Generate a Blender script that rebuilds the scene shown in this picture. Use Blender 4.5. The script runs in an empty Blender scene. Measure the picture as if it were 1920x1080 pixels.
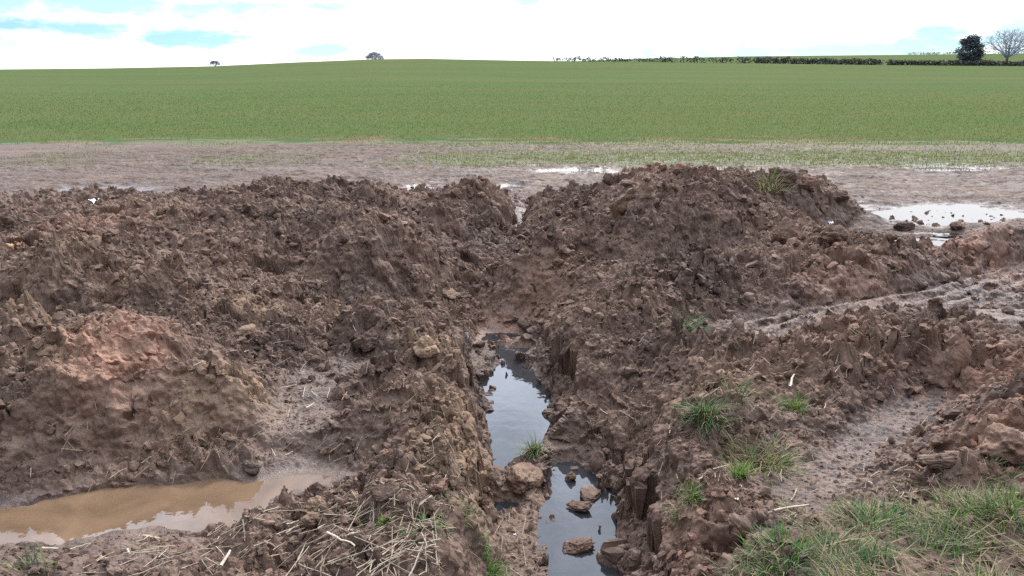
import bpy, bmesh, math, random
import numpy as np
from mathutils import Vector, Matrix, Euler

C = bpy.context
SC = C.scene
COL = SC.collection
RAD = math.radians
random.seed(7)
RNG = np.random.default_rng(11)

# ------------------------------------------------------------------ camera
CAM_H = 1.65
PITCH = RAD(15.6)
F_PX = 1397.0
cam_data = bpy.data.cameras.new('camera')
cam_data.sensor_width = 36.0
cam_data.lens = 36.0 * F_PX / 1920.0
cam_data.clip_start = 0.05
cam_data.clip_end = 5000.0
cam = bpy.data.objects.new('camera', cam_data)
COL.objects.link(cam)
cam.location = (0, 0, CAM_H)
cam.rotation_euler = (math.pi / 2 - PITCH, 0, 0)
SC.camera = cam
SC.render.resolution_x, SC.render.resolution_y = 1024, 576


def ray(u, v):
    a = (u - 960.0) / F_PX
    b = (540.0 - v) / F_PX
    cp, sp = math.cos(PITCH), math.sin(PITCH)
    return np.array([a, cp + b * sp, -sp + b * cp])


def at(u, v, z):
    d = ray(u, v)
    t = (z - CAM_H) / d[2]
    return d[0] * t, d[1] * t


def azel(u, v):
    d = ray(u, v)
    return math.atan2(d[0], d[1]), d[2] / math.hypot(d[0], d[1])


# ------------------------------------------------------------------ world, sun, exposure
SUN_EL, SUN_AZ = RAD(42), RAD(14)          # azimuth measured from +Y towards +X
world = bpy.data.worlds.new('World')
SC.world = world
world.use_nodes = True
wn, wl = world.node_tree.nodes, world.node_tree.links
wn.clear()


def N(nodes, typ, **kw):
    n = nodes.new(typ)
    for k, val in kw.items():
        setattr(n, k, val)
    return n


def build_world():
    out = N(wn, 'ShaderNodeOutputWorld')
    bg = N(wn, 'ShaderNodeBackground')
    bg.inputs['Strength'].default_value = 0.05
    wl.new(bg.outputs[0], out.inputs[0])
    sky = N(wn, 'ShaderNodeTexSky', sky_type='NISHITA')
    sky.sun_disc = False
    sky.sun_elevation = SUN_EL
    sky.sun_rotation = SUN_AZ
    sky.altitude = 80
    sky.air_density = 1.0
    sky.dust_density = 0.4
    tint = N(wn, 'ShaderNodeMix', data_type='RGBA', blend_type='MULTIPLY')
    tint.inputs[0].default_value = 1.0
    wl.new(sky.outputs[0], tint.inputs[6])
    tint.inputs[7].default_value = SKY_TINT
    tc = N(wn, 'ShaderNodeTexCoord')
    sep = N(wn, 'ShaderNodeSeparateXYZ')
    wl.new(tc.outputs['Generated'], sep.inputs[0])

    def M(op, a, b=None, clamp=False):
        n = N(wn, 'ShaderNodeMath', operation=op, use_clamp=clamp)
        for i, s in enumerate((a, b)):
            if s is None:
                continue
            if isinstance(s, (int, float)):
                n.inputs[i].default_value = s
            else:
                wl.new(s, n.inputs[i])
        return n.outputs[0]
    az = M('ARCTAN2', sep.outputs[0], sep.outputs[1])
    el = M('ARCSINE', sep.outputs[2])
    # ragged edges of the cloud holes
    stretch = N(wn, 'ShaderNodeCombineXYZ')
    wl.new(az, stretch.inputs[0])
    wl.new(M('MULTIPLY', el, 3.0), stretch.inputs[1])
    nz = N(wn, 'ShaderNodeTexNoise')
    nz.inputs['Scale'].default_value = 16.0
    nz.inputs['Detail'].default_value = 5.0
    nz.inputs['Roughness'].default_value = 0.6
    wl.new(stretch.outputs[0], nz.inputs['Vector'])
    wob = M('MULTIPLY', M('SUBTRACT', nz.outputs['Fac'], 0.5), 4.0)
    hole = None
    for (u, v, hw, hh, k) in SKY_HOLES:
        a0, e0 = azel(u, v)
        da = M('DIVIDE', M('SUBTRACT', az, a0), hw / F_PX)
        de = M('DIVIDE', M('SUBTRACT', el, math.atan(e0)), hh / F_PX)
        d2 = M('SQRT', M('ADD', M('MULTIPLY', da, da), M('MULTIPLY', de, de)))
        d2 = M('ADD', d2, wob)
        m = N(wn, 'ShaderNodeMapRange', interpolation_type='SMOOTHSTEP')
        m.inputs['From Min'].default_value = 1.55
        m.inputs['From Max'].default_value = 0.35
        m.inputs['To Min'].default_value = 0.0
        m.inputs['To Max'].default_value = k
        wl.new(d2, m.inputs['Value'])
        hole = m.outputs[0] if hole is None else M('MAXIMUM', hole, m.outputs[0])
    # broken cloud higher up, where only the water sees it
    n2 = N(wn, 'ShaderNodeTexNoise')
    n2.inputs['Scale'].default_value = 2.3
    n2.inputs['Detail'].default_value = 6.0
    wl.new(tc.outputs['Generated'], n2.inputs['Vector'])
    hi = N(wn, 'ShaderNodeMapRange', interpolation_type='SMOOTHSTEP')
    hi.inputs['From Min'].default_value = 0.38
    hi.inputs['From Max'].default_value = 0.66
    hi.inputs['To Max'].default_value = 0.75
    wl.new(n2.outputs['Fac'], hi.inputs['Value'])
    up = N(wn, 'ShaderNodeMapRange', interpolation_type='SMOOTHSTEP')
    up.inputs['From Min'].default_value = 0.11
    up.inputs['From Max'].default_value = 0.5
    wl.new(el, up.inputs['Value'])
    hole = M('MAXIMUM', hole, M('MULTIPLY', hi.outputs[0], up.outputs[0]))
    # cloud brightness: brightest towards the sun side and high up, greyer behind
    cl = N(wn, 'ShaderNodeMix', data_type='RGBA')
    cl.inputs[6].default_value = CLOUD_BRIGHT
    cl.inputs[7].default_value = CLOUD_BLUE
    wl.new(up.outputs[0], cl.inputs[0])
    side = N(wn, 'ShaderNodeVectorMath', operation='DOT_PRODUCT')
    wl.new(tc.outputs['Generated'], side.inputs[0])
    side.inputs[1].default_value = (math.sin(SUN_AZ) * .85, math.cos(SUN_AZ) * .85, .53)
    br = N(wn, 'ShaderNodeMapRange', interpolation_type='SMOOTHSTEP')
    br.inputs['From Min'].default_value = -.35
    br.inputs['From Max'].default_value = .95
    br.inputs['To Min'].default_value = .34
    br.inputs['To Max'].default_value = 1.35
    wl.new(side.outputs['Value'], br.inputs['Value'])
    sc = N(wn, 'ShaderNodeVectorMath', operation='SCALE')
    wl.new(cl.outputs[2], sc.inputs[0])
    wl.new(br.outputs[0], sc.inputs['Scale'])
    mix = N(wn, 'ShaderNodeMix', data_type='RGBA')
    wl.new(hole, mix.inputs[0])
    wl.new(sc.outputs[0], mix.inputs[6])
    wl.new(tint.outputs[2], mix.inputs[7])
    wl.new(mix.outputs[2], bg.inputs['Color'])


SKY_TINT = (0.44, 0.68, 0.90, 1)
CLOUD_BRIGHT = (8.6, 8.7, 8.8, 1)
CLOUD_BLUE = (24.0, 26.4, 31.0, 1)
SKY_HOLES = [
    (120, 0, 420, 20, 0.8), (15, 46, 45, 13, 1.0), (150, 55, 70, 14, 0.95), (350, 73, 85, 20, 1.0), (612, 93, 62, 11, 0.9),
    (985, 0, 45, 8, 0.8), (1300, 101, 330, 8, 0.75), (1560, 95, 330, 13, 0.95), (1770, 84, 90, 24, 1.0), (1900, 55, 40, 16, 0.8), (1830, 40, 14, 9, 0.7),
    (1960, 90, 120, 22, 0.95), (-250, 40, 200, 25, 0.9),
]
build_world()

sun_data = bpy.data.lights.new('sun', 'SUN')
sun_data.energy = 1.5
sun_data.angle = RAD(10)
sun_data.color = (1.0, 0.95, 0.88)
sun = bpy.data.objects.new('sun', sun_data)
COL.objects.link(sun)
sdir = Vector((math.sin(SUN_AZ) * math.cos(SUN_EL), math.cos(SUN_AZ) * math.cos(SUN_EL), math.sin(SUN_EL)))
sun.rotation_euler = sdir.to_track_quat('Z', 'Y').to_euler()
sun.location = (0, 0, 30)

SC.view_settings.view_transform = 'Standard'
SC.view_settings.look = 'None'
SC.view_settings.exposure = 1.65
SC.view_settings.gamma = 1.0
SC.cycles.max_bounces = 6
SC.cycles.diffuse_bounces = 3
SC.cycles.glossy_bounces = 3
SC.cycles.use_denoising = False

# ------------------------------------------------------------------ numpy noise
F32 = np.float32


def _hash(ix, iy, iz, seed):
    h = (ix.astype(np.uint32) * np.uint32(374761393) + iy.astype(np.uint32) * np.uint32(668265263)
         + iz.astype(np.uint32) * np.uint32(2147483647) + np.uint32(seed * 1274126177 & 0xFFFFFFFF))
    h = (h ^ (h >> np.uint32(13))) * np.uint32(1274126177)
    h = (h ^ (h >> np.uint32(16))) * np.uint32(2246822519)
    return h ^ (h >> np.uint32(15))


def _u01(h):
    return (h & np.uint32(0xFFFF)).astype(F32) / F32(65535.0)


def perlin2(x, y, seed=0):
    x = x.astype(F32); y = y.astype(F32)
    ix = np.floor(x); iy = np.floor(y)
    fx = x - ix; fy = y - iy
    ix = ix.astype(np.int32); iy = iy.astype(np.int32)
    zz = np.zeros_like(ix)
    sx = fx * fx * fx * (fx * (fx * 6 - 15) + 10)
    sy = fy * fy * fy * (fy * (fy * 6 - 15) + 10)

    def g(dx, dy):
        a = _u01(_hash(ix + dx, iy + dy, zz, seed)) * F32(6.2831853)
        return np.cos(a) * (fx - dx) + np.sin(a) * (fy - dy)
    n0 = g(0, 0) * (1 - sx) + g(1, 0) * sx
    n1 = g(0, 1) * (1 - sx) + g(1, 1) * sx
    return (n0 * (1 - sy) + n1 * sy) * F32(1.5)


def fbm2(x, y, octs=4, seed=0, gain=0.5, ridged=False):
    s = np.zeros(x.shape, F32); a = 1.0; t = 0.0
    for o in range(octs):
        f = 2.03 ** o
        n = perlin2(x * f + o * 17.3, y * f - o * 9.1, seed + o)
        if ridged:
            n = 1 - 2 * np.abs(n)
        s += F32(a) * n; t += a; a *= gain
    return s / F32(t)


def perlin3(x, y, z, seed=0):
    """value noise, trilinear with a smooth fade"""
    ix = np.floor(x); iy = np.floor(y); iz = np.floor(z)
    fx = (x - ix).astype(F32); fy = (y - iy).astype(F32); fz = (z - iz).astype(F32)
    ix = ix.astype(np.int32); iy = iy.astype(np.int32); iz = iz.astype(np.int32)
    fx = fx * fx * (3 - 2 * fx); fy = fy * fy * (3 - 2 * fy); fz = fz * fz * (3 - 2 * fz)
    r = 0
    for dx in (0, 1):
        for dy in (0, 1):
            for dz in (0, 1):
                w = (fx if dx else 1 - fx) * (fy if dy else 1 - fy) * (fz if dz else 1 - fz)
                r = r + w * _u01(_hash(ix + dx, iy + dy, iz + dz, seed))
    return r * 2 - 1


def clods(x, y, scale, seed, fill=1.0, tilt=0.5):
    """tilted, rounded lumps of broken soil, one per jittered cell: returns a height in units of the cell size"""
    x = (x / scale).astype(F32); y = (y / scale).astype(F32)
    ix = np.floor(x).astype(np.int32); iy = np.floor(y).astype(np.int32)
    zz = np.zeros_like(ix)
    best = np.zeros(x.shape, F32)
    for dx in (-1, 0, 1):
        for dy in (-1, 0, 1):
            h = _hash(ix + dx, iy + dy, zz, seed)
            h2 = _hash(ix + dx, iy + dy, zz, seed + 101)
            cx = ix + dx + F32(0.1) + F32(0.8) * _u01(h)
            cy = iy + dy + F32(0.1) + F32(0.8) * _u01(h >> np.uint32(16))
            k = _u01(h2)
            a = _u01(h2 >> np.uint32(16)) * F32(6.2831853)
            px = x - cx; py = y - cy
            ca = np.cos(a); sa = np.sin(a)
            qx = px * ca + py * sa
            qy = (-px * sa + py * ca) * F32(1.45)
            rr = F32(0.35) + F32(0.55) * k * fill
            q = 1 - (qx * qx + qy * qy) / (rr * rr)
            hgt = np.maximum(q, 0) ** F32(.8) * rr * (F32(0.58) + qx * F32(tilt))
            best = np.maximum(best, hgt)
    return best


def sstep(a, b, x):
    t = np.clip((x - a) / (b - a), 0, 1)
    return t * t * (3 - 2 * t)


# ------------------------------------------------------------------ terrain: one polar sheet, then split into named pieces
def ramp(a, b, f):
    n = max(2, int(round(math.log(b / a) / f)))
    return np.exp(np.linspace(math.log(a), math.log(b), n, endpoint=False))


R = np.concatenate([ramp(1.1, 2.0, .004), ramp(2.0, 5.0, .0014), ramp(5.0, 10.0, .0016), ramp(10, 24, .0028), ramp(24, 80, .007), ramp(80, 320, .010), ramp(320, 1500, .05)])
AZ = np.concatenate([np.linspace(-1.0, -.66, 60, endpoint=False), np.linspace(-.66, .66, 1180, endpoint=False), np.linspace(.66, 1.0, 61)])
NR, NA = len(R), len(AZ)
LR = np.log(R)

# (u, v, z): where the surface passes, read off the photograph with a height for each point
CP = [
    # plain behind
    *[(u, 300, 0) for u in (-500, 0, 400, 800, 1100, 1500, 1900, 2400)], *[(u, 335, 0) for u in (-500, 0, 400, 800, 1100, 1500, 1900, 2400)],
    *[(u, 372, .03) for u in (-500, 0, 150, 300, 450, 600, 750, 900, 1050, 1200, 1350, 1500, 1600)],
    # back ridge
    (-300, 380, .3), (0, 362, .35), (100, 375, .3), (200, 372, .3), (300, 372, .3), (430, 366, .35), (540, 349, .42), (640, 354, .40), (740, 362, .34), (790, 370, .28),
    (870, 354, .38), (930, 362, .30), (980, 378, .06), (1040, 366, .33), (1110, 358, .42), (1180, 340, .60), (1270, 328, .70), (1330, 334, .66), (1400, 358, .48),
    (1500, 348, .48), (1570, 362, .38), (1600, 378, .28), (1640, 402, .06),
    # left back slope
    (60, 430, .22), (200, 430, .25), (330, 430, .25), (450, 430, .3), (50, 500, .12), (200, 480, .12), (350, 480, .12), (480, 480, .15), (60, 522, .19), (130, 524, .18), (60, 565, .02),
    (250, 520, .21), (250, 560, .04), (330, 560, .08), (450, 520, .05), (560, 500, .05), (560, 560, -.05), (650, 578, -.14), (300, 600, 0), (480, 612, 0), (-300, 500, .15), (-300, 600, .1), (150, 560, .04),
    # left centre mound
    (640, 432, .34), (740, 414, .40), (800, 450, .22), (700, 500, .12), (620, 455, .3), (750, 560, -.15), (800, 600, -.28), (860, 560, -.25), (880, 490, -.12), (740, 405, .24), (800, 395, .24), (880, 400, .22), (690, 592, -.14), (620, 500, .12),
    # gully
    (975, 400, 0), (965, 440, -.02), (940, 470, -.06), (900, 530, -.2), (930, 590, -.33),
    # hump beside the gully
    (1005, 458, .24), (1060, 484, .14), (975, 520, -.02), (1010, 580, -.27), (1100, 505, .06), (1005, 445, .08),
    # big heap front
    (1100, 400, .36), (1200, 385, .48), (1200, 430, .33), (1300, 402, .44), (1300, 450, .22), (1400, 420, .3), (1500, 410, .27), (1180, 480, .13), (1350, 480, .10), (1250, 500, .05), (1550, 420, .1), (1100, 545, -.14),
    # ridge right of the trench
    (1100, 552, .05), (1190, 520, .15), (1300, 492, .18), (1400, 470, .2), (1480, 455, .2), (1560, 445, .07), (1050, 600, -.05), (1150, 620, 0), (1250, 560, .12), (1250, 640, .02),
    (1150, 700, -.12), (1250, 720, -.1), (1310, 604, .14), (1330, 690, -.2), (1150, 790, -.3), (1250, 800, -.2), (1200, 870, -.3),
    # wheel rut
    (1400, 640, 0), (1480, 605, -.02), (1650, 580, -.02), (1800, 550, -.02), (1920, 520, -.02), (2300, 450, 0),
    # lumps beyond the rut
    (1550, 500, .18), (1640, 520, .12), (1720, 490, .18), (1840, 500, .1), (1880, 440, .3), (1960, 420, .35), (1850, 470, .15), (1660, 458, -.07), (1770, 455, 0), (1700, 400, -.03), (1900, 396, -.03), (1700, 428, .02),
    (2200, 400, .2),
    # near side of the rut
    (1400, 690, .12), (1340, 700, .08), (1550, 640, .15), (1700, 600, .12), (1600, 700, .1), (1500, 720, .1), (1700, 680, .1), (1720, 760, -.03), (1850, 650, .15), (1900, 750, .2), (1890, 850, .18),
    (1450, 800, .07), (1340, 790, .12), (1310, 788, .12), (1350, 852, .0), (1420, 850, .03), (1600, 830, .02), (1600, 920, .04), (1350, 900, .06), (1300, 950, .06), (1450, 1000, .1), (1800, 1000, .12), (1450, 1080, .1), (1850, 1080, .1), (1320, 1080, .05),
    (1500, 1400, .06), (2100, 1200, .1), (2300, 700, .15), (2300, 900, .18), (1300, 1300, .03),
    # clay mound front left
    (0, 800, .13), (120, 785, .18), (250, 770, .20), (350, 760, .20), (450, 757, .18), (500, 800, .08), (530, 830, .03), (0, 935, -.1), (120, 920, -.1), (250, 895, -.1), (400, 880, -.1), (520, 862, -.07),
    (220, 616, .42), (120, 648, .34), (300, 645, .33), (340, 684, .24), (400, 690, .16), (0, 700, .2), (20, 605, .15), (-250, 700, .2), (480, 700, .04), (470, 740, .12), (250, 597, .0), (250, 720, .18), (-250, 800, .15), (-250, 950, -.1),
    # platform between mound and trench
    (560, 650, .03), (700, 600, .12), (620, 597, .09), (460, 572, .11), (785, 605, .1), (650, 700, 0), (580, 720, -.02), (560, 800, -.01), (650, 800, .04), (760, 700, .06), (800, 760, .07), (700, 850, .04),
    (800, 850, .06), (620, 880, -.08), (600, 915, -.13), (650, 905, -.08), (750, 930, .04), (560, 965, .02), (450, 1005, -.03), (300, 1030, -.06), (100, 1040, -.07), (-200, 1060, -.07), (650, 1000, .03), (850, 1000, .06), (800, 1080, .05),
    (500, 1080, 0), (200, 1080, -.03), (0, 1200, 0), (600, 1400, .03),
]


def pts_to_q(pts):
    q = np.array([at(*p) for p in pts])
    return np.stack([np.arctan2(q[:, 0], q[:, 1]), np.log(np.hypot(q[:, 0], q[:, 1]))], 1)


def tps_fit(Q, z, lam=2e-3):
    n = len(Q)
    d = np.linalg.norm(Q[:, None] - Q[None], axis=2)
    K = np.where(d > 0, d * d * np.log(d + 1e-12), 0) + lam * 0.02 * np.eye(n)
    P = np.c_[np.ones(n), Q]
    A = np.block([[K, P], [P.T, np.zeros((3, 3))]])
    return np.linalg.solve(A, np.r_[z, 0, 0, 0])


def tps_eval(w, Q, A, B):
    out = w[-3] + w[-2] * A + w[-1] * B
    for i in range(len(Q)):
        d2 = (A - Q[i, 0]) ** 2 + (B - Q[i, 1]) ** 2
        out = out + w[i] * 0.5 * d2 * np.log(d2 + 1e-12)
    return out


Qc = pts_to_q(CP)
Zc = np.array([p[2] for p in CP])
Wc = tps_fit(Qc, Zc)
# coarse evaluation, then cubic-ish upsampling by bilinear on a fine-enough grid
cA = np.linspace(-1.0, 1.0, 420)
cB = np.linspace(math.log(1.1), math.log(24), 620)
gA, gB = np.meshgrid(cA, cB)
coarse = tps_eval(Wc, Qc, gA, gB)


def bilin(grid, ax, bx, A, B):
    fa = np.interp(A, ax, np.arange(len(ax))); fb = np.interp(B, bx, np.arange(len(bx)))
    ia = np.clip(fa.astype(int), 0, len(ax) - 2); ib = np.clip(fb.astype(int), 0, len(bx) - 2)
    ta = fa - ia; tb = fb - ib
    return (grid[ib, ia] * (1 - ta) * (1 - tb) + grid[ib, ia + 1] * ta * (1 - tb) + grid[ib + 1, ia] * (1 - ta) * tb + grid[ib + 1, ia + 1] * ta * tb)


def poly_sd(poly, X, Y):
    """signed distance to a polygon: negative inside"""
    P = np.array(poly, dtype=float)
    d = np.full(X.shape, 1e9); ins = np.zeros(X.shape, bool)
    n = len(P)
    for i in range(n):
        a = P[i]; b = P[(i + 1) % n]
        e = b - a
        t = np.clip(((X - a[0]) * e[0] + (Y - a[1]) * e[1]) / (e @ e + 1e-12), 0, 1)
        d = np.minimum(d, (X - a[0] - t * e[0]) ** 2 + (Y - a[1] - t * e[1]) ** 2)
        c = ((a[1] <= Y) & (b[1] > Y)) | ((b[1] <= Y) & (a[1] > Y))
        xs = a[0] + (Y - a[1]) / (e[1] if abs(e[1]) > 1e-12 else 1e-12) * e[0]
        ins ^= c & (X < xs)
    d = np.sqrt(d)
    return np.where(ins, -d, d)


def near_sd(poly, pad, X, Y):
    """poly_sd evaluated only near the polygon (far points get a large distance)"""
    P = np.array(poly)
    m = (X > P[:, 0].min() - pad) & (X < P[:, 0].max() + pad) & (Y > P[:, 1].min() - pad) & (Y < P[:, 1].max() + pad)
    out = np.full(X.shape, 9.0)
    out[m] = poly_sd(poly, X[m], Y[m])
    return out


Z_FLOOR = -.43
TRENCH = [at(u, v, Z_FLOOR) for u, v in [(915, 618), (885, 655), (878, 700), (900, 722), (922, 800), (934, 880), (936, 960), (932, 1100), (925, 1350), (1160, 1350), (1152, 1100), (1150, 960),
                                          (1140, 905), (1075, 850), (1010, 835), (1036, 775), (1012, 705), (1005, 650), (980, 615)]]
POOL_A = [at(u, v, Z_FLOOR) for u, v in [(930, 650), (985, 655), (990, 690), (1012, 722), (1036, 770), (1030, 795), (1000, 835), (975, 862), (945, 885), (934, 895), (924, 800), (899, 722), (925, 700), (945, 680)]]
POOL_B = [at(u, v, Z_FLOOR) for u, v in [(1030, 880), (1075, 872), (1115, 895), (1147, 935), (1143, 990), (1143, 1080), (1150, 1350), (1050, 1350), (1045, 1080), (1022, 1010), (1030, 950)]]
POOL_C = [at(u, v, Z_FLOOR) for u, v in [(930, 946), (965, 944), (962, 962), (932, 966)]]
Z_PUD = -.125
PUDDLE = [at(u, v, Z_PUD) for u, v in [(-500, 1000), (-200, 975), (0, 955), (100, 942), (200, 925), (300, 908), (400, 896), (500, 890), (590, 884), (665, 892), (610, 926), (510, 955), (475, 975), (380, 985), (250, 995), (130, 1008), (0, 1010), (-200, 1030), (-500, 1060)]]
# shallow water lying on the plain: (u, v, half width px, half height px)
PLAIN_POOLS = [('puddle', 790, 352, 45, 7), ('puddle', 955, 350, 34, 6), ('puddle', 1085, 322, 90, 7), ('puddle', 1380, 328, 62, 12), ('puddle', 1785, 317, 100, 8),
               ('puddle', 1775, 403, 250, 24), ('puddle', 1670, 457, 120, 13), ('puddle', 190, 357, 110, 9)]


def zfar(Rr, A):
    us = np.array([-900, -400, 0, 200, 400, 550, 700, 800, 950, 1050, 1200, 1400, 1600, 1750, 1920, 2300, 2900])
    v1 = np.array([134, 132, 130, 128, 124, 117, 111, 110, 113, 114.5, 115.5, 118.5, 121.5, 123, 124, 127, 130])
    v2 = np.array([138, 136, 134, 133, 130, 124, 121, 120, 120, 118, 112, 107.5, 105.5, 104, 102, 100, 98])
    a1, e1 = np.array([azel(u, v) for u, v in zip(us, v1)]).T
    e2 = np.array([azel(u, v)[1] for u, v in zip(us, v2)])
    E1 = np.interp(A, a1, e1); E2 = np.interp(A, a1, e2)
    dc = 260.0
    zc = CAM_H + E1 * dc
    z2 = CAM_H + E2 * 600
    t = np.clip((Rr - 19) / (dc - 19), 0, 1)
    near = zc * t ** 1.15
    q = np.clip((Rr - dc) / (600 - dc), 0, 1)
    dip = -.9 * np.sin(np.pi * np.clip(q / .5, 0, 1)) - 0.0
    far = zc + (z2 - zc) * sstep(.02, 1.0, q) + dip
    far = far - np.maximum(Rr - 600, 0) * .03
    return np.where(Rr <= dc, near, far)


AA, BB = np.meshgrid(AZ, LR)
RR = np.exp(BB)
X0 = (RR * np.sin(AA)); Y0 = (RR * np.cos(AA))
NEAR = R < 24
nn = int(NEAR.sum())
Xn = X0[:nn]; Yn = Y0[:nn]; Rn = RR[:nn]; An = AA[:nn]

# masks that steer the roughness of the soil: (u, v, z, radius m, smoothness)
SMOOTH = [(200, 680, .3, .3, .25), (330, 710, .2, .25, .2), (230, 640, .4, .2, .25), (1400, 645, 0, .35, .9), (1480, 608, 0, .35, .95), (1570, 592, 0, .35, .95), (1660, 578, 0, .35, .95), (1750, 562, 0, .4, .9), (1850, 540, 0, .45, .9), (1930, 515, 0, .5, .9), (1880, 590, .03, .35, .8),
          (580, 720, 0, .3, .85), (560, 770, 0, .22, .85), (555, 830, 0, .2, .8), (660, 690, 0, .2, .6), (150, 1040, -.06, .45, .85), (-100, 1050, -.06, .5, .85), (330, 1050, -.05, .25, .75), (1600, 880, .03, .45, .75), (1500, 930, .04, .3, .7), (1720, 850, .03, .35, .6), (1680, 770, 0, .25, .5),
          (975, 400, 0, .35, .85), (980, 385, .05, .4, .85), (940, 460, -.05, .2, .5), (1660, 458, -.05, .6, .9), (1790, 450, 0, .4, .7), (940, 620, -.4, .3, .75), (860, 640, -.35, .25, .6), (690, 560, -.1, .3, .5), (1180, 1040, -.2, .2, .6)]
RED = [(225, 640, .38, .22, 1.6), (210, 690, .26, .2, .6), (1880, 440, .3, .6, .8), (1600, 520, .13, .45, .55), (1900, 700, .18, .45, .65), (1880, 840, .18, .3, .8), (945, 622, -.4, .2, 1.6), (930, 640, -.42, .15, 1.0), (1270, 320, .7, .7, .45), (180, 420, .28, .7, .4), (1560, 650, .15, .35, .45), (1000, 590, -.3, .3, .5), (1280, 1060, -.1, .25, .4)]
TAN = [(820, 660, .08, .22, .8), (880, 760, .05, .25, .8), (890, 850, .02, .3, .9), (450, 720, .15, .2, .8), (350, 735, .18, .2, .6), (150, 670, .28, .25, .8), (40, 610, .15, .3, .9), (270, 530, .12, .3, .6), (470, 570, .11, .25, .7), (620, 590, .09, .2, .5), (1350, 720, .1, .3, .5), (130, 520, .1, .3, .6)]


def blobs(lst, X, Y, warp):
    out = np.zeros(X.shape, F32)
    for (u, v, z, r, k) in lst:
        x, y = at(u, v, z)
        m = (np.abs(X - x) < 2.6 * r) & (np.abs(Y - y) < 2.6 * r)
        d2 = ((X[m] - x) ** 2 + (Y[m] - y) ** 2) / (r * r)
        out[m] = np.maximum(out[m], k * np.exp(-d2 * (1 + .8 * warp[m])))
    return out


wp1 = fbm2(Xn * 3.1, Yn * 3.1, 3, 21)
wp2 = fbm2(Xn * 9.0, Yn * 9.0, 3, 31)
wpx = (wp1 * .06 + .03 * wp2).astype(F32)
wpy = (fbm2(Xn * 3.1 + 50, Yn * 3.1, 3, 24) * .06 + .03 * fbm2(Xn * 9 + 70, Yn * 9, 2, 34)).astype(F32)
smooth = blobs(SMOOTH, Xn, Yn, wp1)
plain = sstep(9.6, 11.0, Rn + wp1 * .8)                       # beyond the heaps
plain = np.maximum(plain, sstep(7.9, 8.6, Rn) * sstep(.42, .47, An + .02 * wp1))
redm = blobs(RED, Xn, Yn, wp1)
tanm = blobs(TAN, Xn, Yn, wp1)

h = bilin(coarse, cA, cB, An, BB[:nn])
h = h * (1 - sstep(12.5, 14.5, Rn))
# smooth lanes pressed into the ground: wheel rut, gully bed, wet platform
TRACKS = [([(1385, 652, -.03), (1450, 618, -.04), (1550, 596, -.045), (1660, 580, -.045), (1780, 558, -.045), (1900, 522, -.04), (2100, 480, -.03), (2500, 440, 0)], .22),
          ([(1860, 592, -.02), (1960, 588, -.02), (2200, 575, -.02)], .14),
          ([(545, 835, -.02), (565, 770, -.02), (590, 715, -.02), (680, 685, -.01)], .14),
          ([(982, 395, .0), (978, 410, -.02), (968, 436, -.03)], .08),
          ([(1655, 462, -.08), (1740, 455, -.06)], .5),
          ([(1770, 745, -.03), (1660, 800, -.02), (1580, 870, .01), (1500, 930, .03)], .10)]
for (pts, w) in TRACKS:
    P3 = [at(*p) + (p[2],) for p in pts]
    bd = np.full(Xn.shape, 9.0); bz = np.zeros(Xn.shape)
    for p, q in zip(P3[:-1], P3[1:]):
        e = np.array(q[:2]) - np.array(p[:2])
        t = np.clip(((Xn - p[0]) * e[0] + (Yn - p[1]) * e[1]) / (e @ e), 0, 1)
        d = np.hypot(Xn + wpx * .8 - p[0] - t * e[0], Yn + wpy * .8 - p[1] - t * e[1])
        m = d < bd
        bd[m] = d[m]; bz[m] = (p[2] + t * (q[2] - p[2]))[m]
    f = sstep(w * 2.1, w * .75, bd)
    h = h * (1 - f) + (bz + (.022 * np.cos(np.clip(bd / w, 0, 1.6) * 9.0) if w > .2 and w < .3 else 0)) * f
    smooth = np.maximum(smooth, .86 * f)
VERGE = [at(u, v, .1) for u, v in [(1395, 1085), (1425, 1030), (1465, 965), (1560, 960), (1640, 950), (1720, 925), (1800, 915), (1900, 910), (2050, 890), (2250, 1000), (2250, 1300), (1800, 1400), (1380, 1350), (1370, 1200)]]
verge = sstep(.05, -.12, near_sd(VERGE, .3, Xn, Yn))
rough = (1 - np.clip(smooth, 0, 1)) * (1 - .86 * plain) * (1 - .7 * verge)
# lumps on every scale
big = fbm2(Xn * 1.9, Yn * 1.9, 3, 3)
h += .07 * rough * big * (1 - .4 * plain)
tl = Yn * 1.55 + 1.1 * fbm2(Xn * .9, Yn * .9, 2, 171) + .35 * wp1
saw = tl - np.floor(tl)
saw = sstep(0, .16, saw) * (1 - saw) ** .8
ledm = np.clip(.25 + 1.6 * fbm2(Xn * 1.1 + 30, Yn * 1.4, 2, 172), 0, 1)
h += .18 * rough * (1 - plain) * ledm * (saw - .4)
tl = Yn * 3.7 + Xn * .8 + 1.3 * fbm2(Xn * 2.2, Yn * 2.2, 2, 173) + .4 * wp2
saw = tl - np.floor(tl)
saw = sstep(0, .2, saw) * (1 - saw) ** .8
h += .075 * rough * (1 - plain) * np.clip(.2 + 1.6 * fbm2(Xn * 2.3 + 60, Yn * 2.3, 2, 174), 0, 1) * (saw - .4)
h += .055 * rough * fbm2((Xn + wpx) * 5.0, (Yn + wpy) * 5.0, 3, 8, ridged=True) * .55

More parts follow.
